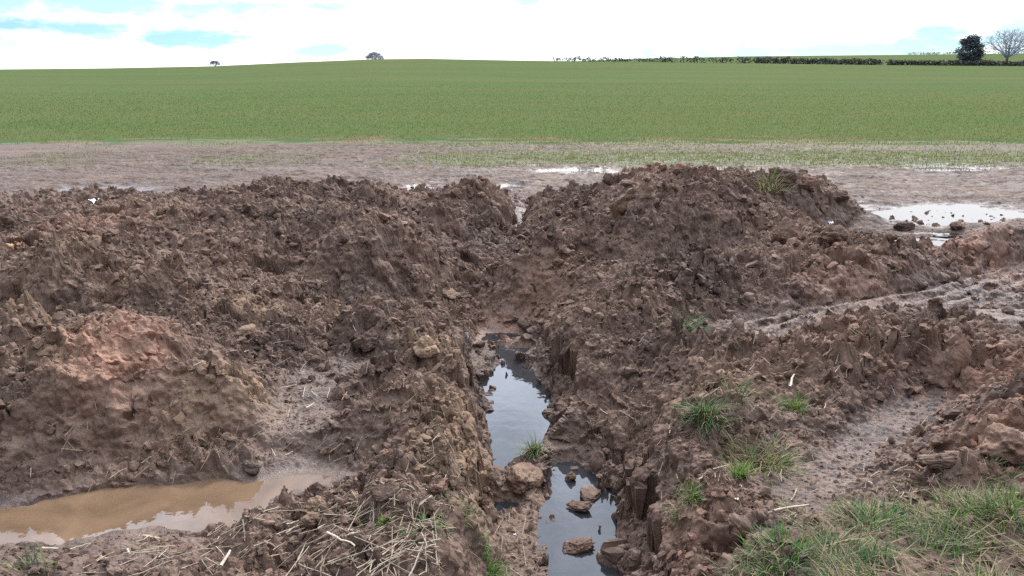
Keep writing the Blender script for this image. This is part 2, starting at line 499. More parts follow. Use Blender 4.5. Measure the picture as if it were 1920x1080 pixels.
# the trench: floor plus rising walls, taken as a smooth minimum with the surface
sdT = near_sd(TRENCH, 1.2, Xn + wp1 * .045, Yn + wp1 * .03)
left_side = sstep(.05, -.05, Xn + .28 * (Yn - 3.6) * 0)
slope = 2.1 * left_side + 1.7 * (1 - left_side)
wall = Z_FLOOR + .055 + slope * np.maximum(sdT, 0) * (1 + .08 * wp2 + .2 * wp1) + .05 * np.sqrt(np.maximum(sdT, 0))
k = .05
mn = np.minimum(h, wall)
dd = np.abs(h - wall)
h = np.where(sdT < 8, mn - np.maximum(k - dd, 0) ** 2 / (4 * k), h)
pool_n = fbm2(Xn * 11, Yn * 7, 3, 401)
for P in (POOL_A, POOL_B, POOL_C):
    sdp = near_sd(P, .4, Xn + wpx * .6, Yn + wpy * .6)
    sdp = sdp - (.05 if P is POOL_B else .03) + np.maximum(pool_n - (.12 if P is POOL_B else .22), 0) * (.30 if P is POOL_B else .12 + .3 * sstep(4.3, 5.0, Yn))
    h = np.where(sdp < .14, np.minimum(h, Z_FLOOR + .09 * np.clip((sdp + .005) / .10, -1, 1) + .03 * sstep(.02, .1, sdp)), h)
in_trench = sstep(.12, -.02, sdT)
sdP = near_sd(PUDDLE, .6, Xn + wpx, Yn + wpy)
h = np.where(sdP < .58, np.minimum(h, Z_PUD + .3 * np.maximum(sdP, 0) + 2.2 * np.maximum(sdP - .08, 0) ** 2 + .18 * np.clip(sdP, -.25, 0) + .01), h)
h = np.where((sdP > .05) & (sdP < .58), np.maximum(h, Z_PUD + .012 + .1 * np.minimum(sdP - .05, .2)), h)
in_pud = sstep(.1, -.03, sdP)

# clods
gyb = np.gradient(h, axis=0) / np.gradient(Rn, axis=0); gxb = np.gradient(h, axis=1) / (np.gradient(An, axis=1) * Rn)
steep0 = sstep(.55, 1.3, np.sqrt(gxb ** 2 + gyb ** 2))
amp0 = rough * (1 - .75 * in_trench) * (1 - .9 * in_pud)
amp = amp0 * (1 - .72 * steep0) * (1 - .2 * sstep(5.5, 8.0, Rn))
patch = .15 + 1.25 * np.clip(.5 + 1.3 * fbm2(Xn * 1.3 + 9, Yn * 1.3, 2, 61), 0, 1)
cx, cy = Xn + wpx * .9, Yn + wpy * .9
c1 = clods(cx, cy, .24, 1, 1.0, 1.2) * .24
c2 = clods(cx + 3, cy, .115, 2, 1.0, 1.2) * .115
c3 = clods(cx, cy + 5, .055, 4, 1.0, 1.1) * .055
c4 = clods(Xn + wpx * .4, Yn + wpy * .4, .027, 5, 1.0, .5) * .027
rl = patch * amp
h += .55 * rl * (c1 - .03) + .80 * rl * (c2 - .015) + 1.25 * (amp * (.5 + .5 * patch)) * c3 + 1.35 * np.clip(amp + .015, 0, 1) * c4 - .016 * amp
h += .006 * (1 - in_pud) * fbm2(Xn * 38, Yn * 38, 3, 71) * (.35 + .65 * rough)
# drag marks and small ridges on the smooth wet mud
h += .011 * np.clip(smooth, 0, 1) * (1 - in_pud) * fbm2(Xn * 7 + Yn * 2, Yn * 16 - Xn * 4, 3, 81)
h += .008 * np.clip(smooth, 0, 1) * (1 - in_pud) * fbm2(Xn * 22, Yn * 30, 3, 82, ridged=True)
# the plain: low trampled lumps, dry islands and puddle hollows
pl = plain * (1 - sstep(19.5, 22, Rn))
h += pl * (.035 * fbm2(Xn * .9, Yn * 1.6, 3, 91) + .028 * fbm2(Xn * .7, Yn * 4.5, 4, 97, ridged=True) + .02 * np.clip(fbm2(Xn * 4, Yn * 7, 3, 92), -.2, 1) + .028 * clods(cx, cy, .16, 93, .7, .4) * .9 + .02)
pud_w = np.zeros(Xn.shape, F32)
pools = []
for (nm, u, v, hw, hh) in PLAIN_POOLS:
    x, y = at(u, v, 0)
    x2, y2 = at(u + hw, v, 0); ya = at(u, v - hh, 0)[1]; yb = at(u, v + hh, 0)[1]
    rx = abs(x2 - x); ry = abs(ya - yb) / 2; yc = (ya + yb) / 2
    dq = np.sqrt(((Xn - x) / rx) ** 2 + ((Yn - yc) / ry) ** 2) + .45 * fbm2(Xn * 1.3 + 4, Yn * 1.9, 4, 95)
    ins = sstep(1.15, .55, dq)
    pud_w = np.maximum(pud_w, ins)
    pools.append((x, yc, rx, ry))
h = h * (1 - pud_w * .9) - .03 * pud_w + pud_w * .02 * fbm2(Xn * 2.5, Yn * 5, 3, 96)

# blend to the far land
Zall = zfar(RR, AA)
Zall[:nn] = np.where(Rn < 18.9, h, h * (1 - sstep(18.9, 23.5, Rn)) + zfar(Rn, An))
fnoise = fbm2(X0[nn:] * .6, Y0[nn:] * .6, 2, 44)
Zall[nn:] += .03 * fnoise * np.clip(1 - RR[nn:] / 120, 0, 1)

# push the surface along its own normal with solid noise so faces break up and overhang
Xf, Yf, Zf = X0.copy(), Y0.copy(), Zall
gy, gx = gyb, gxb                     # the slope before the clods were laid on
sA, cAz = np.sin(An), np.cos(An)
nx = -(gy * sA + gx * cAz); ny = -(gy * cAz - gx * sA)
nl = np.sqrt(nx * nx + ny * ny + 1)
Zs = Zall[:nn]
steep = sstep(.5, 1.6, np.sqrt(nx * nx + ny * ny))
fadeo = 1 - sstep(9, 12, Rn)
n3 = perlin3(Xn * 11, Yn * 11, Zs * 11, 5) * .016 + perlin3(Xn * 26 + 3, Yn * 26, Zs * 26, 6) * .009 + perlin3(Xn * 60, Yn * 60 + 7, Zs * 60, 7) * .004
n3 = n3 + steep0 * (.006 * perlin3(Xn * 45, Yn * 45, Zs * 45, 10) + .004 * perlin3(Xn * 90, Yn * 90, Zs * 70, 12) + .035 * perlin3(Xn * 6.5, Yn * 6.5, Zs * 8, 8) + .018 * np.abs(perlin3(Xn * 15, Yn * 15, Zs * 19, 9)))
disp = n3 * fadeo * np.clip(amp * .8 + .9 * steep0 + .3 * steep, 0, 1.1) * (1 - in_pud) * (1 - .75 * pud_w)
Xf[:nn] += nx / nl * disp; Yf[:nn] += ny / nl * disp; Zf = Zall.copy(); Zf[:nn] += disp / nl
del X0, Y0


def height(x, y):
    a = np.arctan2(x, y); b = np.log(np.maximum(np.hypot(x, y), 1.11))
    return bilin(Zf, AZ, LR, a, b)


def hit(u, v, tmax=40.0):
    """first point of the terrain along the line of sight"""
    d = ray(u, v)
    d = d / math.hypot(d[0], d[1])
    t = np.concatenate([np.arange(1.3, 14, .006), np.arange(14, tmax, .03)])
    z = CAM_H + d[2] * t
    g = height(d[0] * t, d[1] * t)
    i = int(np.argmax(z <= g))
    return d[0] * t[i], d[1] * t[i], float(g[i])


# ------------------------------------------------------------------ materials
def new_mat(name):
    m = bpy.data.materials.new(name)
    m.use_nodes = True
    nt = m.node_tree
    b = nt.nodes['Principled BSDF']
    return m, nt, b


def mat_soil():
    m, nt, b = new_mat('soil')
    nd, lk = nt.nodes, nt.links
    geo = N(nd, 'ShaderNodeNewGeometry')

    def noise(scale, detail=4, rough=.6, stretch=None):
        n = N(nd, 'ShaderNodeTexNoise')
        n.inputs['Scale'].default_value = scale
        n.inputs['Detail'].default_value = detail
        n.inputs['Roughness'].default_value = rough
        lk.new(geo.outputs['Position'], n.inputs['Vector'])
        return n.outputs['Fac']

    def attr(nm):
        a = N(nd, 'ShaderNodeAttribute', attribute_name=nm)
        return a.outputs['Fac']

    def mr(s, a, bb, c=0.0, d=1.0):
        r = N(nd, 'ShaderNodeMapRange')
        lk.new(s, r.inputs[0])
        for i, x in zip((1, 2, 3, 4), (a, bb, c, d)):
            r.inputs[i].default_value = x
        return r.outputs[0]

    def mix(f, A, B, bt='MIX'):
        n = N(nd, 'ShaderNodeMix', data_type='RGBA', blend_type=bt)
        for i, s in ((0, f), (6, A), (7, B)):
            if isinstance(s, (float, int, tuple)):
                n.inputs[i].default_value = s
            else:
                lk.new(s, n.inputs[i])
        return n.outputs[2]

    def mul(a, bb):
        n = N(nd, 'ShaderNodeMath', operation='MULTIPLY', use_clamp=True)
        for i, s in enumerate((a, bb)):
            if isinstance(s, (float, int)):
                n.inputs[i].default_value = s
            else:
                lk.new(s, n.inputs[i])
        return n.outputs[0]
    c = mix(mr(noise(1.1, 5), .35, .68), SOIL_DARK, SOIL_MID)
    c = mix(mul(mr(noise(9, 6, .7), .45, .75), .65), c, SOIL_LIGHT)
    c = mix(mul(mr(noise(45, 4, .7), .5, .8), .4), c, SOIL_LIGHT)
    c = mix(mul(mr(noise(2.3, 4), .55, .75), .55), c, SOIL_GREY)
    c = mix(mul(attr('tan'), mr(noise(14, 5), .3, .62)), c, SOIL_TAN)
    c = mix(mul(attr('red'), mr(noise(8, 5), .28, .6)), c, SOIL_RED)
    c = mix(mul(attr('pale'), .85), c, SOIL_PALE)
    c = mix(mul(attr('olive'), mr(noise(7, 5, .75), .3, .56)), c, (.080, .094, .034, 1))
    c = mix(mul(attr('green'), mr(noise(16, 3, .7), .1, .4)), c, (.056, .088, .036, 1))
    c = mix(attr('black'), c, (.012, .012, .014, 1))
    lk.new(c, b.inputs['Base Color'])
    rg = N(nd, 'ShaderNodeMath', operation='SUBTRACT', use_clamp=True)
    lk.new(mr(noise(6, 5, .7), .3, .7, .5, .9), rg.inputs[0])
    lk.new(mul(attr('wet'), .34), rg.inputs[1])
    lk.new(rg.outputs[0], b.inputs['Roughness'])
    c0 = mul(attr('wet'), .6)
    dk = mix(1.0, c, (.50, .47, .46, 1), 'MULTIPLY')
    lk.new(mix(c0, c, dk), b.inputs['Base Color'])
    sp = N(nd, 'ShaderNodeMath', operation='MULTIPLY_ADD')
    lk.new(attr('wet'), sp.inputs[0]); sp.inputs[1].default_value = .30; sp.inputs[2].default_value = .04
    lk.new(mul(sp.outputs[0], mr(attr('green'), 0, .6, 1, 0)), b.inputs['Specular IOR Level'])
    bp = N(nd, 'ShaderNodeBump')
    bp.inputs['Strength'].default_value = .55
    bp.inputs['Distance'].default_value = .012
    lk.new(noise(130, 5, .75), bp.inputs['Height'])
    bs = N(nd, 'ShaderNodeMath', operation='MULTIPLY_ADD')
    lk.new(attr('pale'), bs.inputs[0]); bs.inputs[1].default_value = -.4; bs.inputs[2].default_value = .5
    lk.new(bs.outputs[0], bp.inputs['Strength'])
    lk.new(bp.outputs[0], b.inputs['Normal'])
    return m


SOIL_DARK = (.070, .045, .035, 1)
SOIL_MID = (.156, .099, .071, 1)
SOIL_LIGHT = (.275, .193, .142, 1)
SOIL_GREY = (.094, .074, .064, 1)
SOIL_TAN = (.290, .195, .122, 1)
SOIL_RED = (.300, .168, .115, 1)
SOIL_PALE = (.082, .062, .050, 1)
M_SOIL = mat_soil()


def mat_field():
    m, nt, b = new_mat('young_crop')
    nd, lk = nt.nodes, nt.links
    geo = N(nd, 'ShaderNodeNewGeometry')
    mp = N(nd, 'ShaderNodeMapping')
    mp.inputs['Scale'].default_value = (.35, 1.2, 1)
    mp.inputs['Rotation'].default_value = (0, 0, RAD(4))
    lk.new(geo.outputs['Position'], mp.inputs[0])

    def noise(scale, vec, detail=5, rough=.65):
        n = N(nd, 'ShaderNodeTexNoise')
        n.inputs['Scale'].default_value = scale
        n.inputs['Detail'].default_value = detail
        n.inputs['Roughness'].default_value = rough
        lk.new(vec, n.inputs['Vector'])
        return n.outputs['Fac']

    def ramp_(s, a, bb):
        r = N(nd, 'ShaderNodeMapRange')
        lk.new(s, r.inputs[0])
        r.inputs[1].default_value = a; r.inputs[2].default_value = bb
        return r.outputs[0]

    def mix(f, A, B):
        n = N(nd, 'ShaderNodeMix', data_type='RGBA')
        for i, s in ((0, f), (6, A), (7, B)):
            if isinstance(s, (float, int, tuple)):
                n.inputs[i].default_value = s
            else:
                lk.new(s, n.inputs[i])
        return n.outputs[2]
    c = mix(ramp_(noise(.05, mp.outputs[0]), .35, .65), FIELD_A, FIELD_B)
    c = mix(ramp_(noise(.5, mp.outputs[0], 6, .7), .42, .72), c, FIELD_C)
    c = mix(ramp_(noise(2.2, mp.outputs[0], 5, .8), .5, .8), c, FIELD_D)
    mp2 = N(nd, 'ShaderNodeMapping')
    mp2.inputs['Scale'].default_value = (.012, .16, 1)
    mp2.inputs['Rotation'].default_value = (0, 0, RAD(-3))
    lk.new(geo.outputs['Position'], mp2.inputs[0])
    n4 = noise(1.0, mp2.outputs[0], 4, .7)
    c = mix(ramp_(n4, .44, .95), c, (.100, .098, .042, 1))
    c = mix(ramp_(n4, .46, .0), c, (.044, .086, .030, 1))
    ga = N(nd, 'ShaderNodeAttribute', attribute_name='green')
    gm = N(nd, 'ShaderNodeMath', operation='MULTIPLY', use_clamp=True)
    lk.new(ga.outputs['Fac'], gm.inputs[0]); lk.new(ramp_(noise(16, geo.outputs['Position'], 3, .7), .1, .4), gm.inputs[1])
    c = mix(gm.outputs[0], SOIL_MID, c)
    lk.new(c, b.inputs['Base Color'])
    b.inputs['Roughness'].default_value = .9
    b.inputs['Specular IOR Level'].default_value = 0.0
    bp = N(nd, 'ShaderNodeBump')
    bp.inputs['Strength'].default_value = .4
    bp.inputs['Distance'].default_value = .06
    lk.new(noise(9, geo.outputs['Position'], 4, .8), bp.inputs['Height'])
    lk.new(bp.outputs[0], b.inputs['Normal'])
    return m


FIELD_A = (.056, .088, .033, 1)
FIELD_B = (.082, .096, .037, 1)
FIELD_C = (.082, .092, .043, 1)
FIELD_D = (.046, .082, .034, 1)
M_FIELD = mat_field()


def mat_water(name, col, rough=.02, ripple=.03, ior=1.33, alpha=None):
    m, nt, b = new_mat(name)
    nd, lk = nt.nodes, nt.links
    geo = N(nd, 'ShaderNodeNewGeometry')
    n = N(nd, 'ShaderNodeTexNoise')
    n.inputs['Scale'].default_value = 7
    n.inputs['Detail'].default_value = 3
    lk.new(geo.outputs['Position'], n.inputs['Vector'])
    n2 = N(nd, 'ShaderNodeTexNoise')
    n2.inputs['Scale'].default_value = 3.2
    n2.inputs['Detail'].default_value = 6
    n2.inputs['Distortion'].default_value = 1.2
    lk.new(geo.outputs['Position'], n2.inputs['Vector'])
    r = N(nd, 'ShaderNodeMapRange')
    r.inputs[1].default_value = .35; r.inputs[2].default_value = .7
    lk.new(n2.outputs['Fac'], r.inputs[0])
    mx = N(nd, 'ShaderNodeMix', data_type='RGBA')
    mx.inputs[6].default_value = col
    mx.inputs[7].default_value = tuple(c * .62 for c in col[:3]) + (1,)
    lk.new(r.outputs[0], mx.inputs[0])
    lk.new(mx.outputs[2], b.inputs['Base Color'])
    b.inputs['Roughness'].default_value = rough
    b.inputs['IOR'].default_value = ior
    bp = N(nd, 'ShaderNodeBump')
    bp.inputs['Strength'].default_value = ripple
    bp.inputs['Distance'].default_value = .05
    lk.new(n.outputs['Fac'], bp.inputs['Height'])
    lk.new(bp.outputs[0], b.inputs['Normal'])
    return m


M_POOL = mat_water('clear_trench_water', (.030, .030, .031, 1), .03, .03, 1.40)
M_BROWN = mat_water('silty_water', (.150, .094, .056, 1), .03, .03, 1.33)
M_SHEET = mat_water('shallow_water', (.045, .036, .032, 1), .05, .05, 1.4)


def mat_plain(name, col, rough=.7, var=.35, scale=30, spec=.3, attr=None):
    m, nt, b = new_mat(name)
    nd, lk = nt.nodes, nt.links
    geo = N(nd, 'ShaderNodeNewGeometry')
    n = N(nd, 'ShaderNodeTexNoise')
    n.inputs['Scale'].default_value = scale
    n.inputs['Detail'].default_value = 4
    lk.new(geo.outputs['Position'], n.inputs['Vector'])
    mx = N(nd, 'ShaderNodeMix', data_type='RGBA', blend_type='MULTIPLY')
    mx.inputs[0].default_value = 1
    r = N(nd, 'ShaderNodeMapRange')
    r.inputs[1].default_value = .3; r.inputs[2].default_value = .7
    r.inputs[3].default_value = 1 - var; r.inputs[4].default_value = 1 + var
    lk.new(n.outputs['Fac'], r.inputs[0])
    cc = N(nd, 'ShaderNodeCombineColor')
    for i in range(3):
        lk.new(r.outputs[0], cc.inputs[i])
    if attr:
        a = N(nd, 'ShaderNodeAttribute', attribute_name=attr)
        lk.new(a.outputs['Color'], mx.inputs[6])
    else:
        mx.inputs[6].default_value = tuple(col) + (1,)
    lk.new(cc.outputs[0], mx.inputs[7])
    lk.new(mx.outputs[2], b.inputs['Base Color'])
    b.inputs['Roughness'].default_value = rough
    b.inputs['Specular IOR Level'].default_value = spec
    return m


M_BLADE = mat_plain('grass_blade', (0, 0, 0), .65, .2, 60, .15, attr='tone')
M_CROP = mat_plain('crop_blade', (0, 0, 0), .9, .12, 3, 0.0, attr='tone')
M_STRAW = mat_plain('straw', (.30, .235, .165), .6, .35, 90, .3)
M_STRAW_PALE = mat_plain('pale_straw', (.34, .285, .215), .6, .3, 90, .3)
M_WHITE = mat_plain('white_paper', (.8, .8, .78), .6, .1, 40)
M_ORANGE = mat_plain('tan_flake', (.34, .19, .10), .7, .25, 60)
M_BARK = mat_plain('bark', (.10, .095, .115), .9, .3, 3)
M_TWIG = mat_plain('twig', (.24, .24, .31), .9, .3, 3)
M_DARKLEAF = mat_plain('evergreen_leaf', (.075, .085, .095), .8, .5, 1.2)
M_HEDGE = mat_plain('hedge_twig', (.085, .085, .072), .9, .5, .8)


# ------------------------------------------------------------------ mesh helpers
def tag(o, label=None, cat=None, group=None, kind=None):
    if label: o['label'] = label
    if cat: o['category'] = cat
    if group: o['group'] = group
    if kind: o['kind'] = kind
    return o


def mesh_np(name, V, F, mat, smooth=True, attrs=None, colors=None):
    """V (n,3), F (m,3|4) -> mesh data"""
    me = bpy.data.meshes.new(name)
    V = np.ascontiguousarray(V, dtype=F32); F = np.ascontiguousarray(F, dtype=np.int32)
    k_ = F.shape[1]
    me.vertices.add(len(V)); me.vertices.foreach_set('co', V.ravel())
    me.loops.add(F.size); me.loops.foreach_set('vertex_index', F.ravel())
    me.polygons.add(len(F))
    me.polygons.foreach_set('loop_start', np.arange(0, F.size, k_, dtype=np.int32))
    me.polygons.foreach_set('use_smooth', np.full(len(F), smooth, dtype=bool))
    for nm, a in (attrs or {}).items():
        at_ = me.attributes.new(nm, 'FLOAT', 'POINT')
        at_.data.foreach_set('value', np.ascontiguousarray(a, dtype=F32).ravel())
    if colors is not None:
        at_ = me.attributes.new('tone', 'FLOAT_COLOR', 'POINT')
        at_.data.foreach_set('color', np.ascontiguousarray(np.c_[colors, np.ones(len(colors))], dtype=F32).ravel())
    me.update(calc_edges=True)
    me.materials.append(mat)
    return me


def link(name, me, parent=None, loc=None):
    o = bpy.data.objects.new(name, me)
    COL.objects.link(o)
    if parent is not None:
        o.parent = parent
    if loc is not None:
        o.location = loc
    return o


def empty(name, loc):
    o = bpy.data.objects.new(name, None)
    COL.objects.link(o)
    o.location = loc
    o.empty_display_size = .2
    return o


# ------------------------------------------------------------------ terrain pieces
def field_edge(A, Xq, Yq):
    return 21.2 + 1.6 * fbm2(Xq * .3, Yq * .6, 3, 15) + 1.3 * fbm2(Xq * 1.3, Yq * 2.5, 3, 16)


HEAPS = [
    ('soil_heap', [(985, 374, .06), (1000, 420, .04), (1030, 447, .08), (1100, 492, .02), (1250, 502, -.04), (1350, 482, -.02), (1480, 440, .1), (1560, 425, .08), (1625, 396, .08), (1640, 374, .02), (1400, 366, .04), (1200, 366, .05), (1040, 368, .05)],
     'tallest dark brown heap of loose crumbly soil behind the trench, with flat slabs in it', 'soil heap'),
    ('soil_heap', [(500, 372, .04), (740, 368, .03), (940, 368, .03), (968, 400, .02), (940, 465, -.05), (885, 500, -.12), (860, 555, -.25), (800, 600, -.28), (740, 575, -.17), (690, 590, -.14), (600, 555, -.05), (560, 490, .06), (500, 430, .25)],
     'long rounded bank of crumbly dark soil on the left side of the narrow gully', 'soil heap'),
    ('soil_heap', [(-120, 900, -.08), (0, 938, -.11), (120, 922, -.11), (250, 897, -.11), (400, 882, -.11), (500, 858, -.06), (530, 832, .02), (505, 760, .03), (480, 700, .03), (400, 650, .06), (300, 600, .04), (200, 594, .02), (60, 602, .08), (-150, 640, .12)],
     'clay mound with pinkish top and a dark undercut face above the brown puddle', 'soil heap'),
    ('soil_heap', [(1030, 612, -.08), (1060, 575, -.02), (1100, 546, -.02), (1190, 508, .02), (1300, 480, .05), (1400, 458, .08), (1480, 440, .1), (1560, 432, .06), (1640, 480, .0), (1800, 480, .04), (1850, 510, .02), (1700, 560, 0), (1560, 580, 0), (1400, 625, 0), (1320, 640, .0), (1200, 680, -.1), (1060, 690, -.2)],
     'low ridge of fine reddish brown clods between the trench and the smooth wheel rut', 'soil heap'),
]


def build_terrain():
    idx = np.arange(NR * NA, dtype=np.int32).reshape(NR, NA)
    F = np.stack([idx[:-1, :-1], idx[:-1, 1:], idx[1:, 1:], idx[1:, :-1]], -1)      # looks up: az grows to +X, r outwards
    F = F[..., ::-1].copy()
    Xc = .25 * (Xf[:-1, :-1] + Xf[1:, :-1] + Xf[:-1, 1:] + Xf[1:, 1:]); Yc = .25 * (Yf[:-1, :-1] + Yf[1:, :-1] + Yf[:-1, 1:] + Yf[1:, 1:])
    ident = np.zeros(Xc.shape, np.int8)
    rc = np.hypot(Xc, Yc)
    ident[(Yc > field_edge(None, Xc, Yc)) | (rc > 26.5)] = 1
    for i, (nm, pts, lab, cat) in enumerate(HEAPS):
        poly = [at(*p) for p in pts]
        m = rc < 12
        sd = near_sd(poly, .3, Xc[m], Yc[m]) + .06 * fbm2(Xc[m] * 4, Yc[m] * 4, 3, 200 + i)
        t_ = ident[m]; t_[sd < 0] = 2 + i; ident[m] = t_
    V = np.stack([Xf, Yf, Zf], -1).reshape(-1, 3)

    def full(a):
        o = np.zeros((NR, NA), F32); o[:nn] = a
        return o.reshape(-1)
    low = sstep(.25, .75, fbm2(Xn * 1.1, Yn * 1.4, 3, 141) * .5 + .5)
    wet = np.clip(smooth * .60 * (1 - plain) + in_trench * .35 + in_pud * .8 + plain * .16 * low * sstep(17.5, 14.5, Yn) + pud_w * .9, 0, 1)
    pale = np.clip(.16 * np.clip(smooth, 0, 1) * (1 - in_trench) + plain * (.62 + .7 * fbm2(Xn * .5, Yn * 2.5, 4, 143)), 0, 1) * (1 - in_pud)
    ol_side = sstep(-.25, .25, An)
    on = fbm2(Xn * .45, Yn * 1.1, 3, 145)
    ol = sstep(13.8, 15.6, Yn + .8 * on) * np.clip(.14 + 1.4 * ol_side + .9 * on, 0, 1) * (1 - .75 * sstep(17.0, 18.0, Yn + on) * sstep(20.0, 19.0, Yn + on)) * plain
    ol = np.maximum(ol, sstep(19.2, 20.6, Yn + 1.2 * on) * .9)
    gr = sstep(19.6, 22.2, Yn + 3.4 * fbm2(Xn * .6, Yn * 1.6, 4, 147))
    bl = np.maximum(blobs([(1750, 770, -.02, .26, 1.2), (1640, 800, 0, .16, .9), (1600, 880, .02, .2, .8), (1700, 840, .02, .2, .8), (1500, 900, .03, .12, .6), (620, 890, -.06, .07, .9), (590, 740, 0, .06, .5), (290, 1050, -.05, .07, .6), (350, 1060, -.05, .08, .6)], Xn, Yn, wp2) * sstep(-.05, .3, fbm2(Xn * 16, Yn * 24, 3, 151)), 0)
    gr_all = full(gr); gr_all[nn * NA:] = 1.0
    A = dict(wet=full(wet), pale=full(pale), olive=full(ol * (1 - pud_w)), green=gr_all, red=full(redm), tan=full(tanm * (1 - .85 * in_trench)), black=full(bl))

    def piece(i, name, mat, attrs=True):
        f = F[ident == i]
        used = np.unique(f)
        remap = np.full(NR * NA, -1, np.int32); remap[used] = np.arange(len(used))
        me = mesh_np(name, V[used], remap[f], mat, name == 'field', {k_: a[used] for k_, a in A.items()} if attrs else None)
        return link(name, me)
    tag(piece(0, 'mud_ground', M_SOIL), kind='structure')
    tag(piece(1, 'field', M_FIELD, True), kind='structure')
    for i, (nm, pts, lab, cat) in enumerate(HEAPS):
        tag(piece(2 + i, nm, M_SOIL), lab, cat, 'heaps of dug soil')


build_terrain()


# ------------------------------------------------------------------ water
def water_sheet(name, poly, z, mat):
    bm = bmesh.new()
    vs = [bm.verts.new((x, y, z)) for x, y in poly]
    f = bm.faces.new(vs)
    if f.normal.z < 0:
        f.normal_flip()
    bm.normal_update()
    if bm.faces[:][0].normal.z < 0:
        bmesh.ops.reverse_faces(bm, faces=bm.faces[:])
    me = bpy.data.meshes.new(name)
    bm.to_mesh(me); bm.free()
    me.materials.append(mat)
    return tag(link(name, me), kind='structure')


def grow(poly, f):
    P = np.array(poly); c = P.mean(0)
    return [tuple(c + (p - c) * f) for p in P]


water_sheet('trench_water', grow(TRENCH, 1.12), Z_FLOOR, M_POOL)
PUD_BIG = [(x + (.12 if x > 0 else 0), y + (.09 if i < 10 else -.09)) for i, (x, y) in enumerate(PUDDLE)]
water_sheet('puddle_water', PUD_BIG, Z_PUD, M_BROWN)
for (x, y, rx, ry) in pools:
    water_sheet('rain_puddle', [(x + 1.5 * rx * math.cos(a), y + 1.5 * ry * math.sin(a)) for a in np.linspace(0, 2 * math.pi, 40, endpoint=False)], -.018, M_SHEET)


# ------------------------------------------------------------------ crumbs and clods
def ico(sub):
    bm = bmesh.new()
    bmesh.ops.create_icosphere(bm, subdivisions=sub, radius=1)
    V = np.array([v.co[:] for v in bm.verts]); F = np.array([[v.index for v in f.verts] for f in bm.faces])
    bm.free()
    return V, F


def rock(V, seed, lump=.38, fine=.12, flat=0.0):
    o = seed * 7.31
    n = perlin3(V[:, 0] * 1.3 + o, V[:, 1] * 1.3, V[:, 2] * 1.3 + o, seed) * lump + perlin3(V[:, 0] * 3.1, V[:, 1] * 3.1 + o, V[:, 2] * 3.1, seed + 9) * fine \
        + perlin3(V[:, 0] * 7.1, V[:, 1] * 7.1 + o, V[:, 2] * 7.1, seed + 19) * fine * .5
    W = V * (1 + n)[:, None]
    r = np.random.default_rng(seed)
    for _ in range(5):                       # broken faces
        d = r.normal(size=3); d /= np.linalg.norm(d)
        c = .58 + .3 * r.random()
        s = W @ d
        W = W - np.outer(np.maximum(s - c, 0) * .85, d)
    return W


def rotmats(n, rng, full=True):
    q = rng.normal(size=(n, 4)); q /= np.linalg.norm(q, axis=1)[:, None]
    w, x, y, z = q.T
    return np.stack([np.stack([1 - 2 * (y * y + z * z), 2 * (x * y - z * w), 2 * (x * z + y * w)], -1), np.stack([2 * (x * y + z * w), 1 - 2 * (x * x + z * z), 2 * (y * z - x * w)], -1),
                     np.stack([2 * (x * z - y * w), 2 * (y * z + x * w), 1 - 2 * (x * x + y * y)], -1)], 1)


def soil_crumbs():
    rng = np.random.default_rng(3)
    V0, F0 = ico(2)
    protos = [rock(V0, s, .6, .34) for s in range(1, 13)]
    n = 130000
    # denser close by, but laid over the whole dug area
    a = rng.uniform(-.72, .72, n); r = np.exp(rng.uniform(math.log(1.7), math.log(11.5), n))
    x, y = r * np.sin(a), r * np.cos(a)
    am = bilin(amp, AZ, LR[:nn], a, np.log(r))
    pt = bilin(patch, AZ, LR[:nn], a, np.log(r))
    keep = rng.random(n) < np.clip(am * pt + .003, 0, 1)
    keep &= bilin(in_pud, AZ, LR[:nn], a, np.log(r)) < .1
    z = height(x, y)
    keep &= z > Z_FLOOR + .02
    x, y, z, r = x[keep], y[keep], z[keep], r[keep]
    n = len(x)
    s = .0052 + .0038 * rng.pareto(1.75, n)
    s = np.minimum(s, .034) * np.clip(r / 4.2, .8, 1.7)
    Rm = rotmats(n, rng)
    sq = np.c_[rng.uniform(.8, 1.25, n), rng.uniform(.7, 1.1, n), rng.uniform(.5, .9, n)]
    Vs = []
    which = rng.integers(0, len(protos), n)
    P = np.array(protos)[which] * sq[:, None, :]
    P = np.einsum('nij,nkj->nki', Rm, P) * s[:, None, None]
    P += np.stack([x, y, z + s * .08], -1)[:, None, :]
    nv = V0.shape[0]
    Fs = F0[None] + (np.arange(n) * nv)[:, None, None]
    g = lambda m: np.repeat(bilin(m, AZ, LR[:nn], np.arctan2(x, y), np.log(np.hypot(x, y))), nv)
    me = mesh_np('soil_crumbs', P.reshape(-1, 3), Fs.reshape(-1, 3), M_SOIL, False, dict(red=g(redm), tan=g(tanm)))
    tag(link('soil_crumbs', me), 'loose crumbs of brown soil strewn over the dug ground', 'soil crumbs', kind='stuff')


soil_crumbs()


